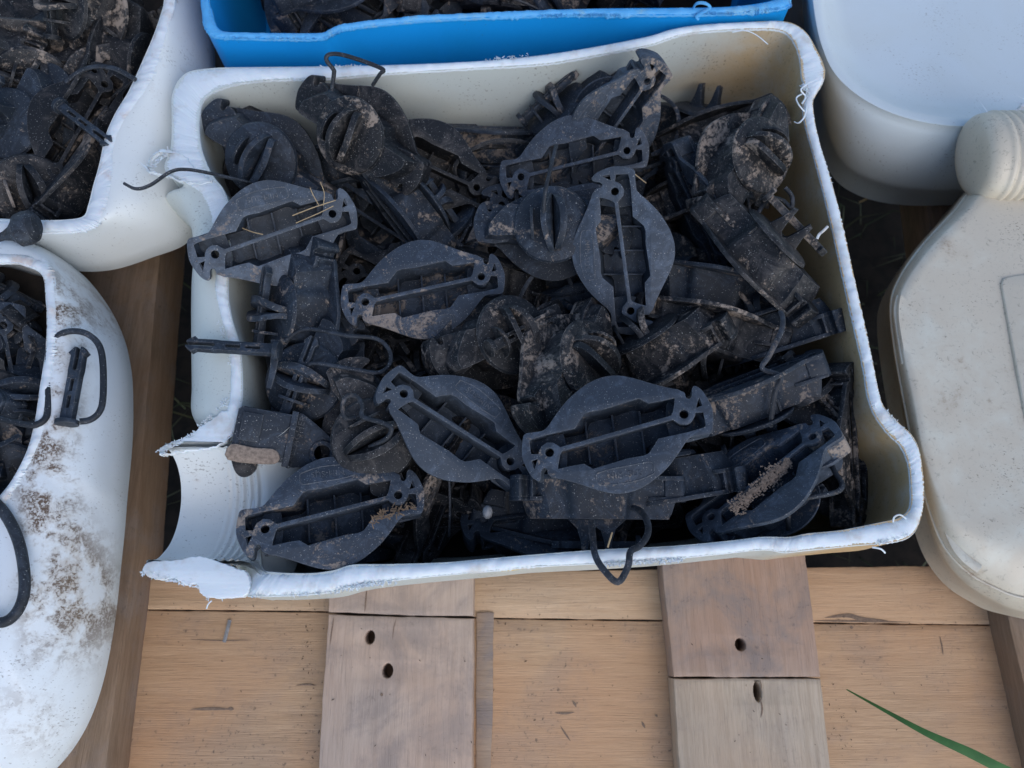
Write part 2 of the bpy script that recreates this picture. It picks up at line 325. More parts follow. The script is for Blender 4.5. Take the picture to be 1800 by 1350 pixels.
# ------------------------------------------------------------------ tubs cut from jerry cans
def tubx(name, keys, mat, cutmat, n=8, label='', cat='tub', inset=.985, zf=.034, shoulder=False, rimz=None, levels=None, bumpf=None, fuzz=.0002, seed=0):
    """keys: (outer xy, inner xy, dz, (mid xy, mid z) or None) all seen at rim height; walls have real thickness"""
    root = empty(name, at(900, 900, 0)); tag(root, label, cat); inv = Matrix.Translation(-root.location)
    zr = rimz or ZR
    O = [at(*k[0], zr+k[2]) for k in keys]; I = [at(*k[1], zr+k[2]) for k in keys]
    Mi = []
    for k, o in zip(keys, O):
        if k[3]: Mi.append(at(k[3][0], k[3][1], k[3][2]))
        else: Mi.append(Vector((o.x, o.y, .1)))
    O, I, Mi = catmull(O, n), catmull(I, n), catmull(Mi, n)
    cen = sum(O, Vector())/len(O); cen.z = 0
    def ins(p, f, z): return Vector((cen.x+(p.x-cen.x)*f, cen.y+(p.y-cen.y)*f, z))
    rings = []
    def outer(t):
        rg = []; e = math.sin(t*math.pi/2)
        for i_, (o, m) in enumerate(zip(O, Mi)):
            q = Vector((o.x+(m.x-o.x)*e, o.y+(m.y-o.y)*e, o.z+(m.z-o.z)*(1-math.cos(t*math.pi/2))))
            if bumpf: q += bumpf(q, t, i_/n)
            rg.append(q)
        return rg
    if shoulder:
        zf = .092
        inner = [[i_+(q-o) for i_, q, o in zip(I, outer(t), O)] for t in (.72, .55, .4, .25, .12)]
        rings.append([Vector((cen.x, cen.y, zf))]*len(I)); rings.append([ins(p, .93, zf) for p in inner[0]]); rings.extend(inner)
    else:
        rings.append([Vector((cen.x, cen.y, zf))]*len(I))
        rings.append([ins(p, inset*.90, zf) for p in I]); rings.append([ins(p, inset*.955, zf+.003) for p in I]); rings.append([ins(p, inset*.975, zf+.012) for p in I])
        for t in (.25, .5, .75): rings.append([ins(p, inset+(1-inset)*t, zf+.012+(p.z-zf-.012)*t) for p in I])
    rings.append([p.copy() for p in I])
    rings.append([p.copy() for p in O])
    for t in (.12, .25, .4, .55, .7, .85, 1.0): rings.append(outer(t))
    if shoulder:
        eye_ = Vector((0, 0, CH))
        for zz, k in ((.075, .998), (.06, .99), (.045, .975), (.032, .95), (.0235, .90)):
            rings.append([ins(eye_+(m-eye_)*((zz-CH)/(m.z-CH)), k, zz) for m in Mi])
    else:
        rings.append([ins(m, .965, m.z*.5+.012) for m in Mi]); rings.append([ins(m, .94, .026) for m in Mi]); rings.append([ins(m, .9, .0215) for m in Mi])
    body = link('wall', loft('wall', rings, False, True, ang=50), mat); body.parent = root; body.matrix_parent_inverse = inv
    base_ = [p for p in inner[0]] if shoulder else I
    dv = [ins(p, inset*.93, zf+.006+.003*noise.noise(p*60)) for p in base_]; dm = [ins(p, inset*.5, zf+.007+.003*noise.noise(p*90)) for p in base_]
    dirt = link('dirt_layer', loft('dirt_layer', [dv, dm, [Vector((cen.x, cen.y, zf+.007))]*len(I)], ang=180), M_SOIL); dirt.parent = root; dirt.matrix_parent_inverse = inv; dirt['kind'] = 'stuff'
    # torn, sawn rim: strip across the wall thickness
    K = 5; sub = 4; m_ = len(O); strip = []
    def lerpl(L, u): a = int(u) % m_; f = u-int(u); return L[a].lerp(L[(a+1) % m_], f)
    tot = m_*sub
    for q in range(tot):
        u = q/sub; o, i_ = lerpl(O, u), lerpl(I, u); s = (o-i_).normalized(); row = []
        fz = max(0, noise.noise(Vector((o.x*38+seed, o.y*38, 0)))+.12)*2.2
        fi = max(0, noise.noise(Vector((o.x*30, o.y*30, 5+seed)))+.05)*1.8
        jo = s*(.0003+fuzz*fz*rnd.random()**3*2.4); ji = -s*(.0002+fuzz*.8*fi*rnd.random()**3)
        for k in range(K):
            t = k/(K-1); p = (i_+ji).lerp(o+jo, t)
            z = .0006+.0007*math.sin(math.pi*t)+.0009*noise.noise(p*170)+.0003*noise.noise(p*600)
            if k in (0, K-1): z = -.0002-.0008*rnd.random()
            row.append(p+Vector((0, 0, z)))
        strip.append([row[0]+Vector((0, 0, -.0012))]+row+[row[-1]+Vector((0, 0, -.0012))])
    strip.append(strip[0])
    vs = [v for r_ in strip for v in r_]; kk = K+2; fs = [(a*kk+b, a*kk+b+1, (a+1)*kk+b+1, (a+1)*kk+b) for a in range(tot) for b in range(kk-1)]
    rm = link('cut_rim', mesh('cut_rim', vs, fs, 60, True), cutmat); rm.parent = root; rm.matrix_parent_inverse = inv
    root['_inv'] = 0; del root['_inv']
    return root, inv
def sub(o, root):
    o.parent = root; o.matrix_parent_inverse = Matrix.Translation(-root.location); return o

zN = 0
KM = [((303,165),(350,205)),((325,130),(360,172)),((370,120),(400,151)),((450,118),(470,141)),((560,117),(570,138)),((700,114),(700,128)),((850,107),(850,119)),
 ((960,96),(960,112)),((1060,80),(1065,94)),((1140,64),(1145,78)),((1180,52),(1190,63)),((1230,44),(1240,55)),((1310,39),(1310,51)),((1380,38),(1368,52)),
 ((1415,55),(1393,68)),((1437,90),(1406,100)),((1450,122),(1410,135)),((1445,148),(1418,160)),((1430,175),(1412,188)),((1432,210),(1416,218)),((1442,255),(1428,262)),
 ((1462,320),(1445,325)),((1480,390),(1462,395)),((1500,480),(1482,485)),((1520,570),(1502,575)),((1535,640),(1518,645)),((1544,685),(1526,695)),((1554,715),(1538,728)),
 ((1580,743),(1558,757)),((1605,768),(1585,785)),((1618,800),(1598,818)),((1624,860),(1602,862)),((1620,905),(1600,893)),((1605,938),(1582,910)),((1575,952),(1550,918)),
 ((1500,959),(1480,932)),((1420,967),(1420,938)),((1380,971),(1388,944)),((1345,966),(1340,944)),((1280,972),(1280,951)),((1180,982),(1180,960)),((1060,990),(1060,966)),
 ((940,996),(940,975)),((860,1004),(860,982)),((780,1011),(780,989)),((680,1021),(680,992)),((620,1030),(620,993)),((580,1041),(585,1003)),((530,1046),(540,1008))]
keys = [(a, b, 0, None) for a, b in KM]
keys.append(((452,1048),(482,1006),0,None))
keys.append(((432,1040),(462,1000),-.004,None))
for y, z in ((975,-.018),(935,-.029),(890,-.033),(845,-.029),(805,-.018)): keys.append(((434,y),(458,y-2),z,(415,y,.085)))
keys.append(((412,770),(430,768),-.003,(380,780,.095)))
for a, b, m in (((398,735),(422,732),(347,740)),((404,690),(425,690),(345,690)),((405,640),(424,640),(344,640)),((400,600),(419,600),(344,600)),((388,555),(407,560),(345,555)),
                ((378,510),(400,515),(347,510)),((380,460),(402,460),(350,460)),((376,415),(404,410),(345,415)),((368,375),(403,365),(325,390)),((352,342),(392,332),(300,365))):
    keys.append((a, b, 0, (*m, .105)))
for a, b in (((318,318),(376,312)),((290,296),(364,290)),((300,258),(354,262)),((302,215),(350,235))): keys.append((a, b, 0, None))
tubR, invR = tubx('cut_jerry_can_tub', keys, M_TUB, M_CUT, 8, 'white cut open jerry can in the middle heaped with black insulators, neck left', 'tub')

# neck: half pipe with moulded rings, opening to the left
yc = (at(300, 785, ZR).y+at(300, 985, ZR).y)/2; Rn = (at(300, 785, ZR).y-at(300, 985, ZR).y)/2
xs = [at(p, 890, ZR).x for p in (272, 276, 300, 330, 352)]
secs = [(xs[0], 1.0), (xs[1], .985), (xs[2], 1), (xs[3], 1), (xs[4], 1)]
x0, x1 = at(352, 890, ZR).x, at(428, 890, ZR).x
for i in range(1, 41):
    t = i/40; r_ = 1+.022*math.sin(t*5.5*2*math.pi)*min(1, t*2)-.012*t
    secs.append((x0+(x1-x0)*t, r_))
for t in (.15, .35, .6, .8, 1.0): secs.append((x1+t*.022, 1+.42*t*t))
yfront = at(500, 1010, ZR).y
def nring(x, k, dr):
    out = []
    for i in range(41):
        a = math.pi*i/40; r_ = (Rn*k+dr); wob = .0004*noise.noise(Vector((x*60, a*3, 1)))
        y = yc+math.cos(a)*(r_+wob); z = ZR-.0005-math.sin(a)*(r_+wob)
        out.append(Vector((x, max(y, yfront), z)))
    return out
inn = [nring(x, k, 0) for x, k in secs]; outr = [nring(x, k, .0026) for x, k in secs]
vs = [v for r_ in inn+outr[::-1] for v in r_]; n = 41; L_ = len(inn)*2; fs = []
for k in range(L_):
    k2 = (k+1) % L_
    for i in range(n-1): fs.append((k*n+i, k*n+i+1, k2*n+i+1, k2*n+i))
sub(link('neck', mesh('neck', vs, fs, 60, True), M_TUBL), tubR)
def rough_poly(name, px, z, h, root, mat, jit=.0006):
    P = catmull([at(x, y, z) for x, y in px], 9)
    P = [(p.x+rnd.uniform(-jit, jit), p.y+rnd.uniform(-jit, jit)) for p in P]
    return sub(link(name, poly2d(name, P, (), z-h, h, .0005, 60), mat), root)
rough_poly('cut_rim', [(250,1002),(262,988),(310,984),(350,978),(388,988),(415,999),(432,1005),(438,1028),(426,1049),(370,1051),(352,1042),(345,1026),(325,1028),(305,1016),(285,1020),(262,1014)], ZR+.0012, .005, tubR, M_CUT, .0003)
rough_poly('cut_rim', [(279,790),(300,777),(335,767),(346,756),(372,736),(392,722),(418,722),(412,750),(400,772),(380,785),(350,791),(300,797),(285,800)], ZR+.0012, .004, tubR, M_CUT)
rough_poly('torn_flap', [(258,292),(272,268),(292,262),(320,270),(345,300),(372,318),(340,322),(300,312),(272,305)], ZR+.0018, .003, tubR, M_CUT, .001)
curls = [([(1418,148,3),(1408,158,5),(1416,170,3),(1410,182,6)], .0006), ([(1410,165,3),(1400,172,4),(1404,184,6),(1414,196,4)], .0005), ([(1418,187,2),(1414,205,3),(1404,216,2),(1396,214,0)], .0005),
         ([(1287,57,2),(1310,54,3),(1330,62,2),(1350,78,1)], .0004), ([(1455,398,1),(1448,405,1),(1440,412,-1),(1436,420,-2)], .0009), ([(1533,962,1),(1548,965,1),(1556,972,-2)], .0005), ([(1593,912,2),(1582,905,3),(1572,909,3),(1570,918,2)], .0005),
         ([(372,1056,-1),(366,1062,-2),(363,1070,-3)], .0004)]
for pth, wd in curls: sub(link('plastic_curl', sweep('plastic_curl', [at(x, y, ZR+z*.001) for x, y, z in pth], wd, wd*.6), M_CUT), tubR)
# saw burrs along the rim (uncountable)
vs, fs = [], []
def burr(px, py, z, s):
    for _ in range(4):
        p = at(px+rnd.uniform(-4, 4), py+rnd.uniform(-3, 3), z+rnd.uniform(0, .001)); a = rnd.uniform(0, 6.28); d = Vector((math.cos(a), math.sin(a), rnd.uniform(-.2, .8)))*s*rnd.uniform(.5, 1.6); e = Vector((-d.y, d.x, 0)).normalized()*s*.35
        k = len(vs); vs.extend([p-e, p+e, p+d+e*.4, p+d-e*.3, p+Vector((0, 0, s*.4))]); fs.extend([(k, k+1, k+2, k+3), (k, k+4, k+1)])
segs = [((280,794),(350,760),50,.0012),((345,760),(400,700),20,.001),((250,1006),(350,1030),45,.0013),((355,1052),(600,1040),25,.0009),((590,1036),(700,1021),40,.0011),((1060,992),(1200,984),70,.0011),((560,120),(640,118),40,.001),((510,140),(560,140),25,.0009),
        ((1426,178),(1412,150),40,.0012),((1441,262),(1460,330),20,.001),((1515,570),(1540,690),30,.0008),((1556,722),(1600,775),50,.0008),((1540,954),(1592,938),40,.001),((262,300),(300,262),30,.0012),((850,107),(930,98),20,.0008),((385,560),(405,640),20,.0008)]
for a, b, n_, s in segs:
    for i in range(n_): t = rnd.random(); burr(a[0]+(b[0]-a[0])*t, a[1]+(b[1]-a[1])*t, ZR, s)
sub(tag(link('burrs', mesh('burrs', vs, fs, 180), M_CUT), kind='stuff'), tubR)
sub(link('yellow_label', mesh('yellow_label', [at(835,1003,ZR-.006), at(900,996,ZR-.006), at(955,990,ZR-.006), at(952,996,ZR-.009), at(900,1003,ZR-.009), at(838,1008,ZR-.009)], [(0,5,4,1),(1,4,3,2)]), M_YEL), tubR)

# top left tub
K2 = [((306,-10),(288,-10),(372,-20)),((298,40),(276,45),(374,40)),((282,100),(250,108),(378,110)),((262,150),(226,160),(378,180)),((235,190),(202,200),(376,250)),((212,225),(185,240),(372,300)),
      ((200,265),(174,290),(362,350)),((200,300),(164,325),(350,395)),((192,350),(155,360),(325,430)),((176,388),(146,380),(270,452)),((145,405),(115,386),(200,474)),((80,409),(60,387),(130,476)),((0,410),(0,388),(30,455)),
      ((-150,412),(-150,390),(-150,450)),((-270,400),(-245,380),(-310,440)),((-300,200),(-275,200),(-350,200)),((-290,-100),(-265,-90),(-340,-110)),((-100,-180),(-90,-160),(-100,-220)),((180,-170),(170,-150),(220,-210)),((290,-110),(270,-100),(350,-140))]
tubL, invL = tubx('cut_jerry_can_tub', [(a, b, 0, (*m, .085)) for a, b, m in K2], M_TUBL, M_CUTD, 8, 'white bulging cut jerry can tub at the top left, full of dusty black insulators', 'tub', fuzz=.0007, seed=3, shoulder=True)
# bottom left tub
K3 = [((0,446),(0,462),(0,438)),((60,453),(45,467),(88,454)),((90,476),(74,484),(140,478)),((97,520),(80,524),(185,530)),((99,570),(82,570),(216,590)),((96,620),(79,622),(231,655)),((88,680),(70,680),(234,725)),((80,740),(62,735),(230,805)),
      ((66,785),(48,790),(224,880)),((34,845),(20,845),(214,990)),((0,900),(-15,890),(200,1110)),((-35,960),(-50,950),(176,1220)),((-50,1040),(-75,1030),(140,1300)),((-70,1150),(-95,1140),(80,1370)),((-120,1300),(-135,1280),(-20,1450)),
      ((-300,1300),(-280,1280),(-350,1450)),((-380,900),(-355,900),(-420,900)),((-350,550),(-330,560),(-400,500)),((-200,452),(-190,470),(-220,436))]
def bl_bump(q, t, k):
    z = 0
    if .45 < t < .93 and 4.2 < k < 8.3: z += .0045*min(1, (t-.45)*14)*min(1, (k-4.2)*4, (8.3-k)*4)
    if .2 < t < .35 and k > 8.5 and k < 12: z += .002
    if k > 9.2 and k < 13 and .5 < t < .8: z -= .0025*math.sin((t-.5)/.3*math.pi)
    return Vector((0, 0, z+.0012*noise.noise(q*30)*t))
tubB, invB = tubx('cut_jerry_can_tub', [(a, b, 0, (*m, .085)) for a, b, m in K3], M_DIRTY, M_CUTD, 8, 'mud splashed white jerry can at the bottom left, cut open at its left', 'tub', fuzz=.0007, seed=9, bumpf=bl_bump, shoulder=True)
# blue tub
K4 = [((352,-10),(366,-10),(0,0)),((355,20),(372,18),(0,0)),((360,48),(378,42),(0,0)),((374,62),(392,55),(0,0)),((400,66),(420,57),(0,0)),((480,68),(480,58),(0,0)),((560,68),(560,58),(0,0)),((582,60),(578,52),(0,0)),((600,52),(598,44),(0,0)),((660,44),(660,35),(0,0)),((760,35),(760,27),(0,0)),((900,29),(900,20),(0,0)),((1050,26),(1050,15),(0,0)),
      ((1180,26),(1180,14),(0,0)),((1280,24),(1280,12),(0,0)),((1350,18),(1345,4),(0,0)),((1384,10),(1370,-6),(0,0)),((1392,-10),(1376,-25),(0,0)),((1400,-120),(1384,-120),(0,0)),((1380,-330),(1360,-310),(0,0)),((860,-360),(860,-340),(0,0)),((400,-330),(415,-310),(0,0)),((345,-150),(362,-150),(0,0))]
keysB = []
for a, b, m in K4:
    o = at(*a, ZR+.004); c = Vector((at(870, -160, ZR).x, at(870, -160, ZR).y, 0))
    p = Vector((c.x+(o.x-c.x)*.955, c.y+(o.y-c.y)*.955, 0))
    keysB.append((a, b, .004, None))
tubU, invU = tubx('blue_plastic_tub', keysB, M_BLUE, M_BLUEC, 8, 'bright blue cut plastic tub behind the middle white tub', 'tub', fuzz=.0009, seed=6)
vs, fs = [], []
for a, b, n_, s in [((360,0),(372,50),40,.0011),((400,66),(575,66),60,.0009),((950,28),(1090,26),55,.0011),((1220,22),(1290,24),50,.001),((1300,20),(1375,14),30,.001)]:
    for i in range(n_): t = rnd.random(); burr(a[0]+(b[0]-a[0])*t, a[1]+(b[1]-a[1])*t, ZR+.004, s)
sub(tag(link('burrs', mesh('burrs', vs, fs, 180), M_BLUEC), kind='stuff'), tubU)
sub(link('plastic_curl', sweep('plastic_curl', [at(x, y, ZR+.004+z*.001) for x, y, z in [(1218,16,0),(1225,6,5),(1240,6,6),(1247,14,3),(1226,28,1),(1228,34,-1)]], .0014, .0006), M_BLUEC), tubU)

# whole cans at the right
def slab(name, rings, mat, label, cat, n=8, dish=0, lobes=None):
    root = empty(name, at(rings[0][0][0][0], rings[0][0][0][1], 0)); tag(root, label, cat)
    RR = [catmull([at(x, y, z) for x, y in pts], n) for pts, z in rings]
    c = sum(RR[-1], Vector())/len(RR[-1])
    for t in (.93, .8, .55, .25, .02): RR.append([Vector((c.x+(p.x-c.x)*t, c.y+(p.y-c.y)*t, p.z-dish*(1-t*t)+.0012*noise.noise(Vector((p.x*25*t, p.y*25*t, 2))))) for p in RR[len(rings)-1]])
    low = RR[0]; RR.insert(0, [Vector((c.x+(p.x-c.x)*.93, c.y+(p.y-c.y)*.97, .024)) for p in low])
    return root, sub(link('body', loft(name, RR, True, True, ang=60), mat), root)
S_ = [(1725,312),(1662,378),(1605,442),(1570,500),(1561,545),(1568,620),(1585,720),(1601,800),(1625,900),(1650,975),(1690,1030),(1740,1064),(1800,1088),(1950,1110),(2200,1100),(2250,700),(2150,260),(1900,210)]
T_ = [(1748,330),(1702,372),(1640,434),(1594,497),(1580,545),(1590,620),(1607,700),(1624,790),(1652,872),(1680,915),(1722,938),(1765,952),(1815,960),(1950,965),(2180,950),(2200,700),(2100,320),(1900,270)]
def lerp2(A, B, t): return [(a[0]+(b[0]-a[0])*t, a[1]+(b[1]-a[1])*t) for a, b in zip(A, B)]
can, cb = slab('jerry_can', [(S_, .045), (lerp2(S_, T_, .04), .075), (lerp2(S_, T_, .08), .098), (lerp2(S_, T_, .12), .112), (lerp2(S_, T_, .35), .123), (lerp2(S_, T_, .62), .130), (lerp2(S_, T_, .85), .1335), (T_, .1345)], M_CREAM, 'cream jerry can lying flat at the right edge, speckled with mud', 'jerry can', dish=.0005)
zt = .1355
sub(link('label_panel', poly2d('label_panel', [tuple(at(x, y, zt).xy) for x, y in catmull([Vector((x, y, 0)) for x, y in [(1775,486),(1762,496),(1764,520),(1790,660),(1812,780),(1850,860),(1950,870),(1990,700),(1950,500),(1850,480)]], 6) for x, y in [(x, y)]] if False else [tuple(at(v.x, v.y, zt).xy) for v in catmull([Vector((x, y, 0)) for x, y in [(1775,486),(1762,496),(1764,520),(1790,660),(1812,780),(1850,860),(1950,870),(1990,700),(1950,500),(1850,480)]], 6)], (), zt-.004, .0042, .0009, 60), M_CREAM), can)
sub(link('moulded_ridge', sweep('moulded_ridge', [at(x, y, .131) for x, y in [(1583,522),(1578,548),(1585,600),(1592,640)]], .0028, .0018), M_CREAM), can)
sub(link('moulded_ridge', sweep('moulded_ridge', [at(x, y, .127) for x, y in [(1660,900),(1670,940),(1690,975),(1720,1000)]], .003, .002), M_CREAM), can)
sub(link('mould_seam', sweep('mould_seam', [at(x, y, .1205) for x, y in lerp2(S_, T_, .28)], .0009, .0009, closed=True, sub=8), M_CREAM), can)
# its neck: short pipe lying on its side, torn along the top
xa, xb = at(1713, 280, ZR).x, at(1860, 280, ZR).x; yn = at(1760, 279, .135).y; rn = .0305
secs = [(0, .80), (.003, .91), (.007, .97), (.012, 1.0)] + [(.013+.032*i/48, 1+.05*abs(math.sin(i/48*5*math.pi))-.01) for i in range(1, 49)] + [(xb-xa, 1.0)]
secs = [(-.0034, .02), (-.0032, .5), (-.0024, .74), (-.0010, .87), (.002, .955), (.005, .985), (.007, .99)]+[(.008+.040*i/72, 1+.055*abs(math.sin(i/72*7*math.pi))-.012) for i in range(1, 73)]+[(.06, 1.0), (xb-xa, 1.0)]
rings = [[Vector((xa+.003+dx, yn+math.cos(2*math.pi*i/48)*rn*k, .137+math.sin(2*math.pi*i/48)*rn*k*.75)) for i in range(48)] for dx, k in secs]
sub(link('neck', loft('neck', rings, True, True, ang=75), M_CREAM), can)
rough_poly('cut_rim', [(1738,204),(1752,197),(1775,204),(1790,188),(1808,178),(1830,180),(1830,196),(1800,200),(1775,214),(1750,212)], .148, .004, can, M_CUTD, .001)
B_ = [(1412,-120),(1418,-40),(1424,20),(1437,80),(1460,132),(1502,172),(1562,204),(1640,225),(1730,229),(1850,222),(2060,160),(2150,-60),(2050,-330),(1650,-380),(1450,-300)]
T2 = [(1440,-120),(1445,-40),(1449,20),(1460,72),(1484,120),(1530,162),(1590,190),(1660,203),(1740,204),(1840,196),(2030,140),(2110,-60),(2020,-300),(1650,-350),(1475,-290)]
S2 = [(1408,-120),(1412,-30),(1420,60),(1436,150),(1452,225),(1480,285),(1530,318),(1600,334),(1690,336),(1850,322),(2080,240),(2180,-20),(2080,-320),(1650,-370),(1440,-300)]
tub5, _ = slab('round_white_drum', [(S2, .05), (lerp2(S2, B_, .06), .075), (lerp2(S2, B_, .75), .118), (lerp2(S2, B_, .93), .126), (B_, .1285), (lerp2(B_, T2, .3), .1325), (lerp2(B_, T2, .75), .1328), (T2, .1285), ([(a+(1750-a)*.04, b+(-60-b)*.04) for a, b in T2], .119), ([(a+(1750-a)*.08, b+(-60-b)*.08) for a, b in T2], .113)], M_GREY, 'smooth bluish white drum with rounded shoulder at the top right', 'drum', dish=.006)

# ------------------------------------------------------------------ the insulator
MM = .001; Q = .0819*MM
def tp(L): return [(v*Q, u*Q) for u, v in L]        # template (u right, v up) -> local x = v, y = u
half = [(-223,444),(-207,466),(-176,470),(-165,490),(-185,508),(-226,515),(-244,535),(-215,572),(-155,601),(-85,621),(-15,617),(45,604),(68,590),(75,560),(76,479),(100,434),(175,369),(255,289),(325,189),(362,110),(381,30),(378,-61),(345,-161),(290,-281),(250,-381),(238,-422)]
outl = half+[(-u, -v) for u, v in half]
def rnd_loop(L, n=3): return [(p.x, p.y) for p in catmull([Vector((a, b, 0)) for a, b in L], n)]
cavR = [(-66,562),(20,564),(30,545),(45,459),(65,259),(112,222),(150,189),(162,150),(166,59),(182,-31),(205,-160),(207,-175),(168,-228),(172,-301),(182,-398),(150,-392),(95,-375),(72,-360),(14,0),(-44,367),(-8,410),(-2,450),(-25,490),(-52,508),(-72,514)]
tri = [(-166,551),(-112,563),(-103,522)]
eye = circ(-70, 441, 29, 14)
neg = lambda L: [(-u, -v) for u, v in L]
plate_me = poly2d('base_plate', tp(rnd_loop(outl)), [tp(h) for h in (cavR, neg(cavR), tri, neg(tri), eye, neg(eye))], 0, 2.6*MM, .35*MM, 30)
# deeper end frames with eye bosses
fr = [(-223,444),(-207,466),(-176,470),(-165,490),(-185,508),(-226,515),(-244,535),(-215,572),(-155,601),(-85,621),(-15,617),(45,604),(68,590),(75,560),(76,470),(46,462),(32,545),(18,566),(-60,566),(-150,545),(-175,520),(-120,500),(-60,505),(-14,480),(-6,440),(-30,395),(-75,378),(-150,400),(-178,420)]
endf = [poly2d('end_frame', tp(rnd_loop(fr, 2)), [tp(eye)], 2.4*MM, 10*MM, .3*MM), poly2d('end_frame', tp(rnd_loop(neg(fr), 2)), [tp(neg(eye))], 2.4*MM, 10*MM, .3*MM)]
hh = [(-60,560),(38,580),(62,540),(82,270),(168,205),(188,60),(205,-30),(232,-170),(195,-235),(200,-330),(205,-400)]
capo = [(-223,444),(-207,466),(-176,470),(-165,490),(-185,508),(-226,515),(-244,535),(-215,572),(-155,601),(-85,621),(-15,617),(45,604),(68,590),(75,560),(78,350),(-170,350)]
endc = [poly2d('end_cap', tp(rnd_loop(L_c, 2)), [tp(e_c)], 12.0*MM, 2.5*MM, .5*MM) for L_c, e_c in ((capo, eye), (neg(capo), neg(eye)))]
H_ = [Vector((v*Q, u*Q, 0)) for u, v in hh+neg(hh)]
H_ = catmull(H_, 3)
def hring(sx, sy, z, off=0): return [Vector((p.x*sx-off*(1 if p.x > 0 else -1), p.y*sy-off*(1 if p.y > 0 else -1)*min(1, abs(p.y)/.004), z*MM)) for p in H_]
hull_me = loft('hull', [hring(1, 1, 2.4), hring(.985, .985, 8), hring(.93, .95, 14), hring(.88, .9, 21), hring(.84, .86, 24.4), hring(.0, .0, 24.8),
                        hring(.0, .0, 23.4), hring(.80, .78, 23.2), hring(.86, .82, 20), hring(.92, .87, 13), hring(.965, .92, 7.5), hring(.975, .93, 2.5)], ang=38)
ribs = [sweep('rib', [(-.370*.0819*1, .06*0.0819, .008), (.370*.0819, -.06*.0819, .008)], .0012, .0065, 4, sub=1)]
parts = [(ribs[0], I4)]
for x in (-14, 1, 16): parts.append((box('cross_rib', (x-.6)*MM, (x+.6)*MM, -13*MM, 13*MM, 16*MM, 23.3*MM), I4))
ribs_me = joined('inner_ribs', parts)
# saddle flange on hull side, disc and fins
rings = []
for rr, z in ((0, 29.2), (13, 29.2), (21, 28.4), (23.4, 27.4), (24.4, 25.6), (23.9, 25.1), (20, 25.6), (12.5, 25.0), (12, 24.3)):
    rings.append([Vector((rr*MM*math.cos(2*math.pi*i/44), rr*MM*math.sin(2*math.pi*i/44), z*MM)) for i in range(44)])
disc_me = loft('shield_disc', rings, ang=35)
def fin(h, wd, th, hole=True):
    pr = [(-wd*math.cos(math.pi*i/14), h*math.sin(math.pi*i/14)**.8) for i in range(15)]+[(wd*(1-i/5), -.5) for i in range(1, 10)]
    pr[0] = (-wd, 0); pr[14] = (wd, 0)
    pr = [(x*MM, y*MM) for x, y in pr]
    me = poly2d('fin', pr, [circ(0, h*.55*MM, 3.1*MM, 12)] if hole else [], -th/2*MM, th*MM, .3*MM, 35)
    me.transform(Matrix(((0, 0, 1, 0), (1, 0, 0, 0), (0, 1, 0, 0), (0, 0, 0, 1)))); return me
def bend(me, k):
    for v_ in me.vertices: v_.co.x += k*(v_.co.y/.0155)**2*MM
    return me
fin_a = bend(fin(15, 18.5, 3.4, False), 3.2); fin_d = bend(fin(13.5, 17.5, 4.2, False), -3.6); fin_b = fin(12, 10, 1.8, False)
fork = poly2d('fork', [(x*MM, y*MM) for x, y in [(-18,0),(-10,7),(-8,14),(-7.2,22),(-4.6,23),(-3.2,14),(-1.6,8),(1,6),(3.4,8),(5,14),(6.6,22),(9.2,21.5),(10.2,13),(12,7),(19,0)]], [], -4.5*MM, 9*MM, .6*MM, 35)
fork.transform(Matrix(((1, 0, 0, 0), (0, 0, -1, 0), (0, 1, 0, 0), (0, 0, 0, 1))))
pinp = [(-24,-3.1),(6,-3.1),(9,-3.4),(19,-3.2),(21,-4.8),(25,-2.0),(25,-1.0),(10,-1.0),(8.6,0),(10,1.0),(25,1.0),(25,2.0),(21,4.8),(19,3.2),(9,3.4),(6,3.1),(-24,3.1)]
pin_me = joined('locking_pin', [(poly2d('p', [(x*MM, y*MM) for x, y in pinp], [[(x*MM, y*MM) for x, y in ((-16,-.8),(-8,-.8),(-8,.8),(-16,.8))], [(x*MM, y*MM) for x, y in ((-5,-.8),(3,-.8),(3,.8),(-5,.8))]], -2.2*MM, 4.4*MM, .5*MM), I4),
    (poly2d('p', circ(0, 0, 5.6*MM, 16), (), 0, 3*MM, .5*MM), Matrix.Translation((-26.5*MM, 0, 0)) @ Matrix.Rotation(R(90), 4, 'Y'))])
tetherpaths = [[(-12,20,27),(-20,32,30),(-34,34,36),(-46,20,38),(-44,4,38),(-28,0,38)], [(-10,-20,27),(-14,-34,24),(-30,-44,28),(-48,-30,34),(-46,-8,38),(-28,0,38)], [(14,19,27),(20,34,28),(6,44,34),(-20,38,40),(-38,18,42),(-28,0,39)]]
teth_me = [sweep('tether_strap', [Vector(p)*MM for p in P], 1.5*MM, .9*MM, 6) for P in tetherpaths]
# lettering and frame on the lobe (seen from the underside)
fc = bpy.data.curves.new('t', 'FONT'); fc.body = 'NIM-SUS'; fc.size = 4.3*MM; fc.extrude = .22*MM; fc.align_x = 'CENTER'; fc.align_y = 'CENTER'; fc.space_character = 1.15
def fontmesh(fc):
    o = bpy.data.objects.new('t', fc); C.objects.link(o); dg = bpy.context.evaluated_depsgraph_get(); me = bpy.data.meshes.new_from_object(o.evaluated_get(dg)); bpy.data.objects.remove(o); me.materials.clear(); return me
txt_me = fontmesh(fc); txt_me.name = 'raised_lettering'
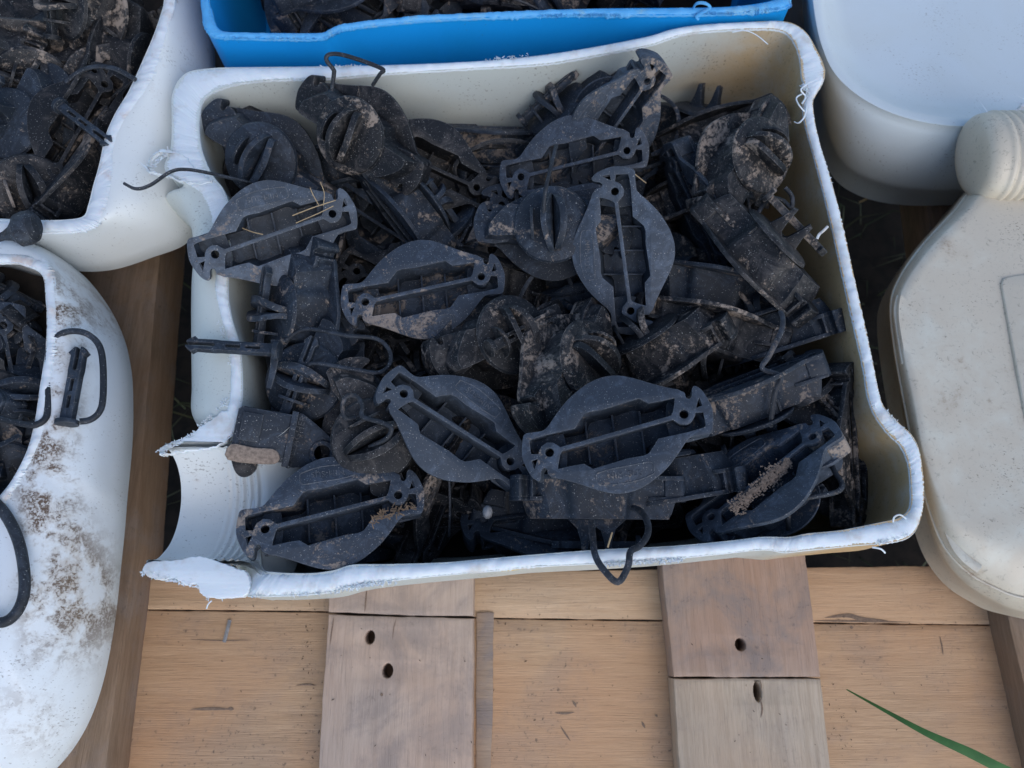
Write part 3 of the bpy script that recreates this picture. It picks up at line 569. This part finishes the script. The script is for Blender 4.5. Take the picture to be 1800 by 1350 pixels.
# text x axis -> template -v = local -x ; text up -> template +u = local +y ; normal = x cross y = -z
txt_me.transform(Matrix(((-1, 0, 0, -22*Q), (0, 1, 0, -268*Q), (0, 0, -1, -.18*MM), (0, 0, 0, 1))))
pan = rnd_loop([(-318,120),(-300,158),(-262,160),(-240,150),(-222,60),(-214,-60),(-205,-180),(-222,-205),(-262,-205),(-285,-190),(-318,-60)], 3)
pan_me = sweep('raised_border', [Vector((v*Q, u*Q, 0)) for u, v in pan], .35*MM, .35*MM, 6, sub=1, closed=True)

def frame(a, pitch, roll, P):
    v = (Vector((0, 0, CH))-P).normalized(); cr = Vector((1, 0, 0)); cu = Vector((0, CT, ST))
    r_ = (cr-v*cr.dot(v)).normalized(); u_ = v.cross(r_)
    X = (r_*math.cos(R(a))+u_*math.sin(R(a)))*math.cos(R(pitch))+v*math.sin(R(pitch))
    Z = -(v-X*v.dot(X)).normalized(); Y = Z.cross(X)
    M = Matrix((X, Y, Z)).transposed().to_4x4()
    return Matrix.Translation(P) @ M @ Matrix.Rotation(R(roll), 4, 'X')
PARTS = [('base_plate', plate_me), ('end_frame', endf[0]), ('end_frame', endf[1]), ('end_cap', endc[0]), ('end_cap', endc[1]), ('hull', hull_me), ('inner_ribs', ribs_me), ('shield_disc', disc_me)]
FINX = [(fin_a, -5.5), (fin_d, 7.0), (fin_b, -12.5)]
def insulator(M, label, group=None, pin=True, tether=None, mat=None, under=True, tall=False, name='fence_insulator', disc=True):
    mat = mat or M_BLK
    e = empty(name); e.matrix_world = M; tag(e, label, 'insulator', group)
    def add(nm, me, off=None):
        o = bpy.data.objects.new(nm, me); C.objects.link(o); o.parent = e
        if not me.materials: me.materials.append(M_BLK)
        o.material_slots[0].link = 'OBJECT'; o.material_slots[0].material = mat
        if off: o.matrix_local = off
        return o
    for nm, me in PARTS:
        if disc or nm != 'shield_disc': add(nm, me)
    if under: add('raised_lettering', txt_me); add('raised_border', pan_me)
    if tall: add('fork', fork, Matrix.Translation((0, 0, 23*MM)))
    else:
        for f, x in FINX: add('fin', f, Matrix.Translation((x*MM, 0, 28*MM)))
    if pin: add('locking_pin', pin_me, Matrix.Translation((2*MM, (6.5*MM if tall else 0), (39 if tall else 36)*MM)))
    if tether is not None and isinstance(tether, int): add('tether_strap', teth_me[tether])
    elif tether:
        s = link('tether_strap', sweep('tether_strap', [at(x, y, z) for x, y, z in tether[0]], tether[1], tether[2], 8, tether[3] if len(tether) > 3 else None), M_STRAP)
        s.parent = e; s.matrix_parent_inverse = M.inverted()
    return e
def put(px, py, z, a, roll, pitch=0, label='', **k):
    return insulator(frame(a, pitch, roll, at(px, py, z)), label, **k)
# reference point is the plate centre; a = image angle of the long axis (eye line + offset)
OFF = -99+90
G1 = 'fence insulators heaped in the middle tub'
z = ZR
put(483, 411, z+.014, 19.2+OFF+0, 0, 0, 'black insulator resting across the left rim, straw caught in its open back', group=G1, mat=M_CLEAN)
put(745, 508, z-.006, 12.5+OFF+180, 14, 0, 'open backed insulator left of centre, tan dust on its upper lobe', group=G1, mat=M_MID)
put(1095, 443, z+.004, 99+OFF, 0, 0, 'insulator standing upright in the picture with both lobes clean and grey', group=G1, mat=M_CLEAN)
put(805, 752, z-.004, -32+OFF, -16, -4, 'insulator sloping down right with a white spot on its clean lower lobe', group=G1, mat=M_CLEAN)
put(1083, 762, z+.030, 16+OFF+180, 8, 0, 'large insulator on top of the pile above the front rim, mud along its channel', group=G1, mat=M_MID)
put(586, 899, z-.002, 14.8+OFF, -12, 0, 'insulator in the front left corner beside the neck, wood crumbs at its right eye', group=G1, mat=M_MID)
put(752, 290, z-.022, 156+OFF, 12, 0, 'insulator with a muddy channel tilted down right, below the blue tub', group=G1, mat=M_BLK2)
put(1008, 288, z-.018, 13.5+OFF+180, 4, 0, 'insulator with dirty channel under the upright one, behind it to the left', group=G1, mat=M_MID)
put(1080, 226, z-.012, 56+OFF, 30, 12, 'insulator propped steeply against the back wall with its hook end raised', group=G1, mat=M_MID)
put(1338, 838, z-.010, 41+OFF, -42, 0, 'insulator on its side in the front right with grey dust filling one channel', group=G1, mat=M_MID, pin=True,
    tether=([(1452,785,z-.01),(1465,825,z-.004),(1480,850,z),(1470,865,z+.002),(1420,875,z+.002),(1395,885,z),(1386,905,z-.004),(1386,935,z-.02)], .0015, .0014))
# disc side up
put(972, 412, z-.022, 3, 166, 0, 'insulator lying disc up left of the upright one, notched end to the left', group=G1, pin=False, under=False,
    tether=([(955,385,z+.016),(957,350,z+.024),(962,320,z+.028),(978,255,z+.022)], .0013, .0011))
put(482, 282, z-.030, -32, 190, 16, 'insulator with its round shield up in the back left corner, flat strap over the rim', group=G1, pin=False, under=False,
    tether=([(440,322,z+.006),(425,318,z+.012),(380,307,z+.013),(330,298,z+.012),(300,302,z+.013),(265,325,z+.013),(240,332,z+.013),(219,323,z+.013)], .0016, .0010, (.0, 1, .2)))
put(648, 238, z-.012, -30, 194, 24, 'dust covered insulator with shield up and angular strap over the back rim', group=G1, pin=False, under=False, mat=M_BLK2,
    tether=([(583,160,z+.020),(587,130,z+.026),(586,122,z+.028),(574,106,z+.032),(578,96,z+.034),(600,96,z+.034),(640,108,z+.033),(673,122,z+.032),(668,130,z+.03),(655,150,z+.022)], .0014, .0012))
put(868, 600, z-.030, 28, 184, -28, 'insulator with round shield up in the middle, square pin head showing', group=G1, under=False, mat=M_BLK2)
put(978, 645, z-.018, -112, 142, 32, 'brown mud caked insulator in the centre, shield tilted to the right', group=G1, under=False, mat=M_BLK2, pin=False)
put(1286, 288, z-.014, -112, 146, 32, 'insulator by the right wall with speckled shield facing up and blunt end lowered', group=G1, under=False, mat=M_BLK2, pin=False,
    tether=([(1380,330,z+.01),(1392,345,z+.008),(1391,365,z+.004),(1375,352,z+.004),(1352,350,z+.006),(1330,378,z+.006),(1315,400,z+.004),(1300,395,z),(1283,375,z-.002)], .0014, .0013))
put(1308, 470, z-.012, -46, 98, -4, 'insulator on its side along the right wall, two prongs with pin pointing up right', group=G1, under=False, tall=True, mat=M_BLK2)
put(1050, 838, z-.020, 180, 94, 0, 'insulator on its side against the front rim, heart shaped strap hanging over', group=G1, disc=False, under=False, tall=True,
    tether=([(1040,915,z-.004),(1042,945,z+.002),(1046,975,z+.008),(1060,1000,z+.01),(1086,1023,z+.01),(1104,995,z+.01),(1108,970,z+.009),(1124,960,z+.006),(1138,940,z+.002),(1138,918,z-.002),(1125,898,z-.006),(1110,892,z-.01)], .0019, .0011))
put(955, 900, z-.050, 0, -35, 0, 'insulator lying low on its side behind the front rim, left of the heart strap', group=G1, disc=False, under=False, tall=True)
put(1300, 668, z-.020, 20, -80, 0, 'insulator on its side right of the top one, long thin strap standing over it', group=G1, under=False, tall=True,
    tether=([(1372,548,z+.008),(1376,562,z+.010),(1372,585,z+.010),(1352,625,z+.008),(1340,648,z+.004),(1372,662,z+.004),(1362,690,z),(1354,750,z-.012)], .0016, .0012))
put(1508, 785, z-.028, 88, 72, 0, 'dark insulator standing on edge against the right wall near the front', group=G1, under=False, mat=M_BLK2)
put(1262, 478, z-.030, 170, 98, 0, 'insulator lying behind the upright one on its right, curved hull up', group=G1, under=False)
put(1252, 552, z-.026, 168, 104, 0, 'scuffed insulator right of the centre with a blunt faceted end', group=G1, under=False, mat=M_BLK2, pin=False)
put(1165, 650, z-.030, 30, 105, 0, 'insulator with mud smeared shield just above the top one', group=G1, under=False, mat=M_BLK2, pin=False)
put(555, 560, z-.028, 82, 118, 0, 'insulator on edge beside the left wall with two round heads', group=G1, under=False,
    tether=([(500,600,z-.004),(530,580,z),(560,580,z+.002),(610,590,z+.004),(660,595,z+.002),(684,615,z),(685,640,z),(665,655,z),(625,650,z+.002),(570,640,z+.002),(545,640,z),(538,660,z-.004),(536,690,z-.01)], .0013, .0012))
put(655, 775, z-.030, -62, 178, 0, 'insulator with teardrop strap left of the sloping one', group=G1, under=False, mat=M_BLK2, pin=False,
    tether=([(625,735,z+.006),(608,735,z+.008),(602,715,z+.01),(610,697,z+.012),(628,698,z+.012),(637,715,z+.012),(637,732,z+.012),(668,742,z+.013),(687,752,z+.013),(680,770,z+.010),(650,785,z+.004)], .0014, .0012))
put(700, 400, z-.036, -55, 78, 0, 'insulator low between the left rim one and the muddy channel one, blunt block up', group=G1, under=False)
put(1222, 375, z-.030, -66, 62, 0, 'narrow side view insulator right of the upright one, hexagonal frame end', group=G1)
put(1235, 215, z-.038, 22, -104, 0, 'insulator in the back right corner with its shield edge against the wall', group=G1, under=False, mat=M_BLK2, tall=True)
put(880, 222, z-.050, 178, 84, 0, 'long dark insulator at the foot of the back wall', group=G1)
put(1350, 622, z-.044, 18, 92, 0, 'insulator low at the right wall under the thin strap', group=G1, under=False)
put(1165, 880, z-.040, 8, 94, 0, 'insulator block sticking out right from under the top one', group=G1, under=False)
put(790, 874, z-.046, 66, 60, 0, 'dark insulator in the gap behind the front rim, right of the corner one', group=G1, mat=M_BLK2)
put(462, 318, z-.060, -75, 150, 0, 'dusty insulator end deep in the back left corner', group=G1, under=False, mat=M_BLK2)
put(560, 680, z-.040, 70, 160, 0, 'insulator with a screw hole low behind the lettered bracket', group=G1, under=False)
put(1010, 235, z-.05, 40, 120, 0, 'insulator wedged low between the propped one and the back wall', group=G1, under=False)
put(1385, 712, z-.052, -50, 150, 0, 'insulator deep beside the right wall, left of the dark standing one', group=G1, under=False, mat=M_BLK2)
put(605, 262, z-.050, 190, 104, 0, 'insulator behind the dust covered one at the back wall', group=G1, under=False)

# loose pin on a strap across the left rim
e = empty('strap_pin', at(405, 605, z+.01)); tag(e, 'loose barbed locking pin lying across the left rim above the neck', 'pin')
pm = link('pin', joined('pin_bar', [(pin_me, Matrix.Scale(1.06, 4))]), M_BLK); pm.parent = e
pm.matrix_parent_inverse = I4
pm.matrix_local = Matrix.Translation(at(408, 611, z+.007)-at(405, 605, z+.01)) @ Matrix.Rotation(R(176), 4, 'Z') @ Matrix.Rotation(R(8), 4, 'X')
bl = link('blade', sweep('blade', [at(485, 598, z+.007)-e.location, at(482, 640, z+.004)-e.location, at(473, 682, z-.002)-e.location], .0032, .0014, 6, taper=lambda t: 1-.5*t), M_BLK); bl.parent = e

# lettered bracket by the neck
BX = frame(-10, 0, 0, at(470, 765, z-.006))
br = empty('corner_bracket'); br.matrix_world = BX; tag(br, 'boxy black bracket with large screw eye and lettering beside the neck', 'bracket')
def badd(nm, me, M=I4, par=br, mat=M_BLK):
    o = link(nm, me, mat); o.parent = par; o.matrix_local = M; return o
P3 = lambda L: [(x*MM, y*MM) for x, y in L]
FL = Matrix(((1, 0, 0, 0), (0, -1, 0, 0), (0, 0, -1, 0), (0, 0, 0, 1)))   # local z of frame points away from the camera
badd('block', poly2d('block', P3([(-17,-14),(13,-14),(14,-12),(14,13),(12,14),(-16,14),(-18,12),(-18,-12)]), (), -6*MM, 14*MM, 1.2*MM), FL)
badd('raised_pad', poly2d('raised_pad', P3([(-15,-5),(-4,-5),(-4,11),(-15,11)]), (), 8*MM, 1.6*MM, .5*MM), FL)
badd('flange', poly2d('flange', P3([(11,-16),(14.5,-16),(14.5,16),(11,16)]), (), -8*MM, 17.5*MM, .5*MM), FL)
badd('eye_plate', poly2d('eye_plate', P3(rnd_loop([(14.5,-15),(14.5,0),(14.5,15),(22,13),(36,4),(39.5,-2),(39.5,-7),(36,-12),(30,-14.5),(22,-15)], 4)), [P3(circ(32, -5, 4.6, 20))], -3*MM, 5*MM, .5*MM), FL)
badd('screw_eye', poly2d('screw_eye', P3(circ(32, -5, 7.2, 26)), [P3(circ(32, -5, 4.6, 20))], -6*MM, 10*MM, .6*MM), FL)
badd('mud_ledge', poly2d('mud_ledge', P3(rnd_loop([(-18,-17),(-18,-8),(-6,-8),(4,-7),(8,-9),(9,-13),(4,-16)], 3)), (), 3*MM, 7*MM, 1.0*MM), FL, mat=M_MUD)
badd('foot', poly2d('foot', P3(rnd_loop([(-16,-14),(-4,-14),(-2,-20),(-6,-25),(-11,-25),(-15,-20)], 3)), (), -6*MM, 9*MM, 1*MM), FL, mat=M_BLK2)
f2 = bpy.data.curves.new('t2', 'FONT'); f2.body = 'GALLAGHER'; f2.size = 5.2*MM; f2.extrude = .5*MM; f2.align_x = 'RIGHT'; f2.align_y = 'CENTER'; f2.space_character = 1.12
lm = fontmesh(f2); lm.transform(Matrix.Translation((17.8*MM, 14.5*MM, 2.1*MM)) @ Matrix.Rotation(R(84), 4, 'Z'))
badd('raised_lettering', lm, FL)

# ------------------------------------------------------------------ filler layers under the visible ones
def inside(poly, x, y):
    c = False; j = len(poly)-1
    for i in range(len(poly)):
        a, b = poly[i], poly[j]
        if (a[1] > y) != (b[1] > y) and x < (b[0]-a[0])*(y-a[1])/(b[1]-a[1])+a[0]: c = not c
        j = i
    return c
def inworld(poly, M, zlim, zmin=.036):
    for p in ((.05, 0, .004), (-.05, 0, .004), (.025, .028, 0), (-.025, .028, 0), (.025, -.028, 0), (-.025, -.028, 0), (.008, 0, .046), (-.01, 0, .046)):
        q = M @ Vector(p)
        if q.z < zmin or q.z > zlim: return False
        t = at_px(q)
        if not inside(poly, *t): return False
    return True
def at_px(q):
    # world point moved straight up to the rim plane, in photo units
    k = F/((Vector((q.x, q.y, ZR))-Vector((0, 0, CH))).dot(Vector((0, ST, -CT)))); d = Vector((q.x, q.y, ZR-CH))
    return 900+d.x*k, 675-(d.y*CT+d.z*ST)*k
def fill(poly, n, z0, z1, label, group, dmin=38, mats=(M_BLK2, M_BLK), zlim=.105, zmin=.036):
    pts = []; xs_ = [p[0] for p in poly]; ys_ = [p[1] for p in poly]; tries = 0
    while len(pts) < n and tries < 5000:
        tries += 1; x, y = rnd.uniform(min(xs_), max(xs_)), rnd.uniform(min(ys_), max(ys_))
        if not inside(poly, x, y): continue
        zz = rnd.uniform(z0, z1)
        if any((x-a)**2+(y-b)**2 < dmin**2 and abs(zz-c) < .02 for a, b, c in pts): continue
        pts.append((x, y, zz))
    for (x, y, zz) in pts:
        for _ in range(150):
            M = frame(rnd.uniform(0, 360), rnd.uniform(-25, 25), rnd.choice((0, 0, 60, 75, 90, 105, 255, 270, 285, 300, 180))+rnd.uniform(-15, 15), at(x, y, zz))
            if inworld(poly, M, zlim, zmin): break
        else: continue
        t_ = at_px(M.translation); bx = [p[0] for p in poly]; by = [p[1] for p in poly]
        fx = (t_[0]-min(bx))/(max(bx)-min(bx)); fy = (t_[1]-min(by))/(max(by)-min(by)); dz = (M.to_3x3() @ Vector((0, 0, 1))).z; mt = rnd.choice(mats)
        reg = ('back ', 'middle ', 'front ')[min(2, int(fy*3))]+('left', 'centre', 'right')[min(2, int(fx*3))]
        att = 'shield up' if dz > .5 else 'open back up' if dz < -.5 else 'on its side'
        lab = label.replace('insulator', ('dusty' if mt is M_BLK2 else 'darker')+' insulator '+att, 1)+', '+reg
        insulator(M, lab, group, pin=rnd.random() < .3, tether=rnd.choice((0, 1, 2, None, None)), mat=mt, under=False, tall=rnd.random() < .4)
main_poly = [(365,180),(470,148),(700,134),(960,118),(1200,70),(1385,70),(1408,200),(1455,390),(1500,600),(1528,740),(1575,800),(1575,890),(1400,930),(1060,955),(600,985),(440,1000),(430,760),(432,620),(410,500),(420,380),(372,300)]
fill(main_poly, 150, .045, .09, 'insulator under the top layer of the middle tub', 'buried insulators in the middle tub', 34, zlim=.106)
tl_poly = [(-250,-120),(260,-110),(278,0),(255,90),(215,170),(170,260),(140,375),(-240,378)]
fill(tl_poly, 55, .095, .13, 'insulator in the jumble of the top left tub', 'insulators jumbled in the top left tub', 30, (M_BLK2,), zlim=.146, zmin=.078)
fill([(-330,570),(0,472),(70,490),(74,560),(60,720),(20,840),(-60,950),(-330,960)], 90, .095, .125, 'insulator in the jumble of the bottom left tub', 'insulators jumbled in the bottom left tub', 30, zlim=.142, zmin=.076)
fill([(392,-300),(1340,-300),(1345,-32),(900,-6),(600,12),(560,24),(408,18)], 80, .09, .12, 'insulator in the jumble of the blue tub', 'insulators jumbled in the blue tub', 36, zlim=.142, zmin=.06)

# individually visible ones in the neighbouring tubs
G2 = 'upper insulators in the top left tub'
put(70, 110, z-.02, -25, -150, 0, 'dusty insulator with screw eye at the left, upper part of the top left tub', group=G2, mat=M_BLK2, tether=([(105,155,z-.005),(130,132,z),(160,118,z+.004),(200,120,z+.006),(238,140,z+.006)], .0017, .0013))
put(175, 15, z-.008, 80, 125, 0, 'insulator with a lens shaped shield at the top edge of the top left tub', group=G2, mat=M_BLK2, under=False)
put(60, 240, z-.03, 60, 140, 0, 'insulator with two slanted prongs in the middle of the top left tub', group=G2, under=False, tall=True)
put(55, 335, z-.035, 10, 182, 0, 'insulator with big round shield up near the front of the top left tub', group=G2, mat=M_BLK2, under=False, pin=False)
put(195, 110, z-.03, -100, 120, 0, 'insulator near the right wall of the top left tub', group=G2, mat=M_BLK2, under=False, tall=True)
e = empty('strap_pin', at(150, 220, z)); tag(e, 'black split locking pin pointing down right in the top left tub', 'pin')
pm = link('pin', joined('pin_bar', [(pin_me, I4)]), M_BLK); pm.parent = e; pm.matrix_local = Matrix.Rotation(R(-38), 4, 'Z')
# mushroom shaped cap hanging over the rim
e = empty('insulator_cap', at(35, 405, z+.01)); tag(e, 'black mushroom shaped insulator cap over the front rim of the top left tub', 'insulator cap')
prof = [(0, 12), (7, 11.6), (10.5, 9), (11.5, 5), (11, 0), (9, -1.5), (5, -6), (3, -11), (2.4, -22), (0, -22)]
cp = link('cap', loft('cap', [[Vector((r_*MM*math.cos(2*math.pi*i/20), z_*MM, r_*MM*math.sin(2*math.pi*i/20)*.7)) for i in range(20)] for r_, z_ in prof], ang=28), M_STRAP); cp.parent = e
cp.matrix_local = Matrix.Rotation(R(-75), 4, 'Z') @ Matrix.Rotation(R(10), 4, 'X')
G3 = 'upper insulators in the bottom left tub'
put(-50, 580, z-.035, -30, 120, 0, 'insulator with a blunt grey end near the top of the bottom left tub', group=G3, under=False)
put(-30, 680, z-.035, 70, 150, 0, 'insulator with a folded fin in the bottom left tub', group=G3, under=False)
put(-70, 790, z-.035, 40, 200, 0, 'muddy insulator lowest in the opening of the bottom left tub', group=G3, mat=M_BLK2, under=False)
e = empty('strap_pin', at(130, 680, .135)); tag(e, 'barbed pin inside its long looped strap lying on the muddy tub shoulder', 'pin')
zz = .137
s = link('tether_strap', sweep('tether_strap', [at(x, y, zz+dz)-e.location for x, y, dz in [(-30,720,.002),(0,735,.003),(40,745,.005),(62,747,.005),(80,735,.004),(84,710,.003),(84,640,.002),(88,608,.002),(105,588,.002),(130,582,.002),(155,588,.002),(174,607,.001),(181,640,0),(181,700,0),(174,725,0),(158,738,.001),(140,741,.003)]], .0019, .0017), M_STRAP); s.parent = e
pm = link('pin', joined('pin_bar', [(pin_me, Matrix.Diagonal((.92, 1.15, 1.15, 1)))]), M_BLK); pm.parent = e; pm.matrix_local = Matrix.Translation(at(130, 676, zz+.002)-e.location) @ Matrix.Rotation(R(91), 4, 'Z')
e = empty('strap_ring', at(20, 1000, .14)); tag(e, 'thick black rubbery ring strap at the left edge over the muddy tub', 'strap')
s = link('ring', sweep('ring', [at(x, y, .143)-e.location for x, y in [(-60,860),(-20,875),(10,905),(32,950),(42,1000),(42,1045),(28,1078),(5,1094),(-30,1092)]], .0029, .0026), M_STRAP); s.parent = e
G4 = 'upper insulators in the blue tub'
put(600, -22, z-.02, 20, 118, 0, 'insulator with round shield at the left end of the blue tub', group=G4, under=False)
put(747, -108, z+.004, 80, 110, 0, 'insulator with a blunt end dipping over the rim of the blue tub', group=G4, under=False, mat=M_BLK2)
put(850, -62, z-.02, 5, 185, 0, 'insulator with a screw eye showing at the top edge in the blue tub', group=G4, under=False)
put(1080, -45, z-.02, 2, 100, 0, 'flat dark insulator along the right of the blue tub', group=G4, under=False, mat=M_BLK2)

vs, fs = [], []
for i in range(230):
    if i % 3: x, y = rnd.choice(((rnd.uniform(240, 560), rnd.gauss(1072, 7)), (rnd.uniform(1440, 1750), rnd.gauss(1096, 6)), (rnd.uniform(870, 1150), rnd.gauss(1090, 6)), (rnd.gauss(545, 9), rnd.uniform(1080, 1350)), (rnd.gauss(850, 12), rnd.uniform(1080, 1350)), (rnd.gauss(1480, 15), rnd.uniform(1200, 1350))))
    else: x, y = rnd.uniform(230, 1750), rnd.uniform(1080, 1350)
    zt_ = .0205 if (575 < x < 830 or 1190 < x < 1440) else .0006
    p = at(x, y, zt_); s_ = rnd.uniform(.0002, .0006); a = rnd.uniform(0, 6.28); d = Vector((math.cos(a), math.sin(a), 0))*s_*rnd.uniform(1, 2.4); e_ = Vector((-d.y, d.x, 0)).normalized()*s_*.6
    k = len(vs); vs += [p-d, p-e_, p+d, p+e_, p+Vector((0, 0, s_*.7))]; fs += [(k, k+1, k+4), (k+1, k+2, k+4), (k+2, k+3, k+4), (k+3, k, k+4)]
tag(link('soil_crumbs', mesh('soil_crumbs', vs, fs, 180), simple('soil_crumb', (.07, .05, .035), 1)), 'dark soil crumbs scattered on the boards and in their joints', 'soil crumbs', kind='stuff')

# ------------------------------------------------------------------ small debris
def straw(pts, wd, label, nm='straw', mat=M_STRAW, cat='straw', taper=None, h=None, ref=None):
    loc = at(*pts[0]); o = link(nm, sweep(nm, [at(*p)-loc for p in pts], wd, h or wd*.7, 5, ref=ref, taper=taper), mat); o.location = loc
    return tag(o, label, cat)
za = z+.018
straw([(514,379,za),(550,365,za+.002),(590,352,za+.003)], .00035, 'long dry straw lying in the back of the left rim insulator')
straw([(520,392,za),(548,380,za+.002),(566,372,za+.002),(586,362,za+.003)], .0003, 'second dry straw just below the longest one on the left rim insulator')
straw([(545,330,za+.004),(550,342,za+.003),(560,360,za)], .00028, 'thin kinked straw sticking up on the left rim insulator')
straw([(563,320,za+.006),(570,340,za+.004),(568,362,za+.001)], .00025, 'curved straw sticking up beside the right eye of the left rim insulator')
straw([(426,401,za-.004),(445,408,za-.003),(462,412,za-.002)], .0004, 'short pale straw in the left half of the left rim insulator')
straw([(1076,936,z+.002),(1068,962,z+.003)], .0005, 'short pale straw inside the heart shaped strap')
straw([(1112,303,z-.0),(1136,322,z-.002)], .0004, 'short straw above right of the upright insulator')
straw([(404,1090,.001),(399,1110,.001),(394,1129,.001)], .0013, 'short pale grey stalk lying on the orange board', 'stalk', M_FLUFF, 'stalk')
straw([(1488,1212,.02),(1560,1252,.035),(1630,1290,.045),(1700,1322,.05),(1790,1365,.05),(1900,1400,.03)], .0032, 'long green grass blade reaching in at the bottom right', 'blade_of_grass', M_GREEN, 'grass blade', taper=lambda t: .12+.9*min(1, t*1.6), h=.0006)
straw([(1510,356,-.06),(1550,338,-.05),(1600,335,-.05)], .0009, 'pale dead grass stalk in the dark gap right of the middle tub', 'grass_stalk', M_STRAW, 'grass blade')
o = link('fluff', loft('fluff', [[Vector((.0030*s_*math.cos(a*.628)*(1+.25*noise.noise(Vector((a, s_, 3)))), (.0033)*s_*math.sin(a*.628)*1.25, zz_)) for a in range(10)] for s_, zz_ in ((0, .004), (.7, .003), (1, 0), (.7, -.003), (0, -.004))], ang=180), M_FLUFF)
o.location = at(857, 900, z-.02); tag(o, 'small grey fluff ball caught behind the front rim', 'fluff')
vs, fs = [], []
for i in range(90):
    t = rnd.random(); p = at(650+t*78+rnd.uniform(-6, 6), 915-t*30+rnd.uniform(-7, 7), z+.003+rnd.uniform(0, .003)); a = rnd.uniform(0, 6.28); d = Vector((math.cos(a), math.sin(a), rnd.uniform(-.4, .5)))*rnd.uniform(.001, .0036); e_ = Vector((-d.y, d.x, 0))*.1
    k = len(vs); vs += [p-e_, p+e_, p+d+e_, p+d-e_]; fs.append((k, k+1, k+2, k+3))
tag(link('wood_crumbs', mesh('wood_crumbs', vs, fs, 180), M_SHAV), 'orange brown wood crumbs on the front left insulator', 'wood crumbs', kind='stuff')
vs, fs = [], []
for i in range(1000):
    t = rnd.random()**.8; u = rnd.gauss(0, .75+.5*noise.noise(Vector((t*5, 0, 0)))); p = at(1285+t*105+u*5, 898-t*88+u*7, z-.004-abs(u)*.001); s_ = rnd.uniform(.0003, .0009)
    k = len(vs); vs += [p+Vector((s_, 0, 0)), p+Vector((-s_*.6, s_, 0)), p+Vector((-s_*.6, -s_, 0)), p+Vector((0, 0, s_))]; fs += [(k, k+1, k+3), (k+1, k+2, k+3), (k+2, k, k+3)]
tag(link('dirt_grains', mesh('dirt_grains', vs, fs, 180), M_MUD), 'grey brown grit lying in the side lying insulator at the front right', 'grit', kind='stuff')
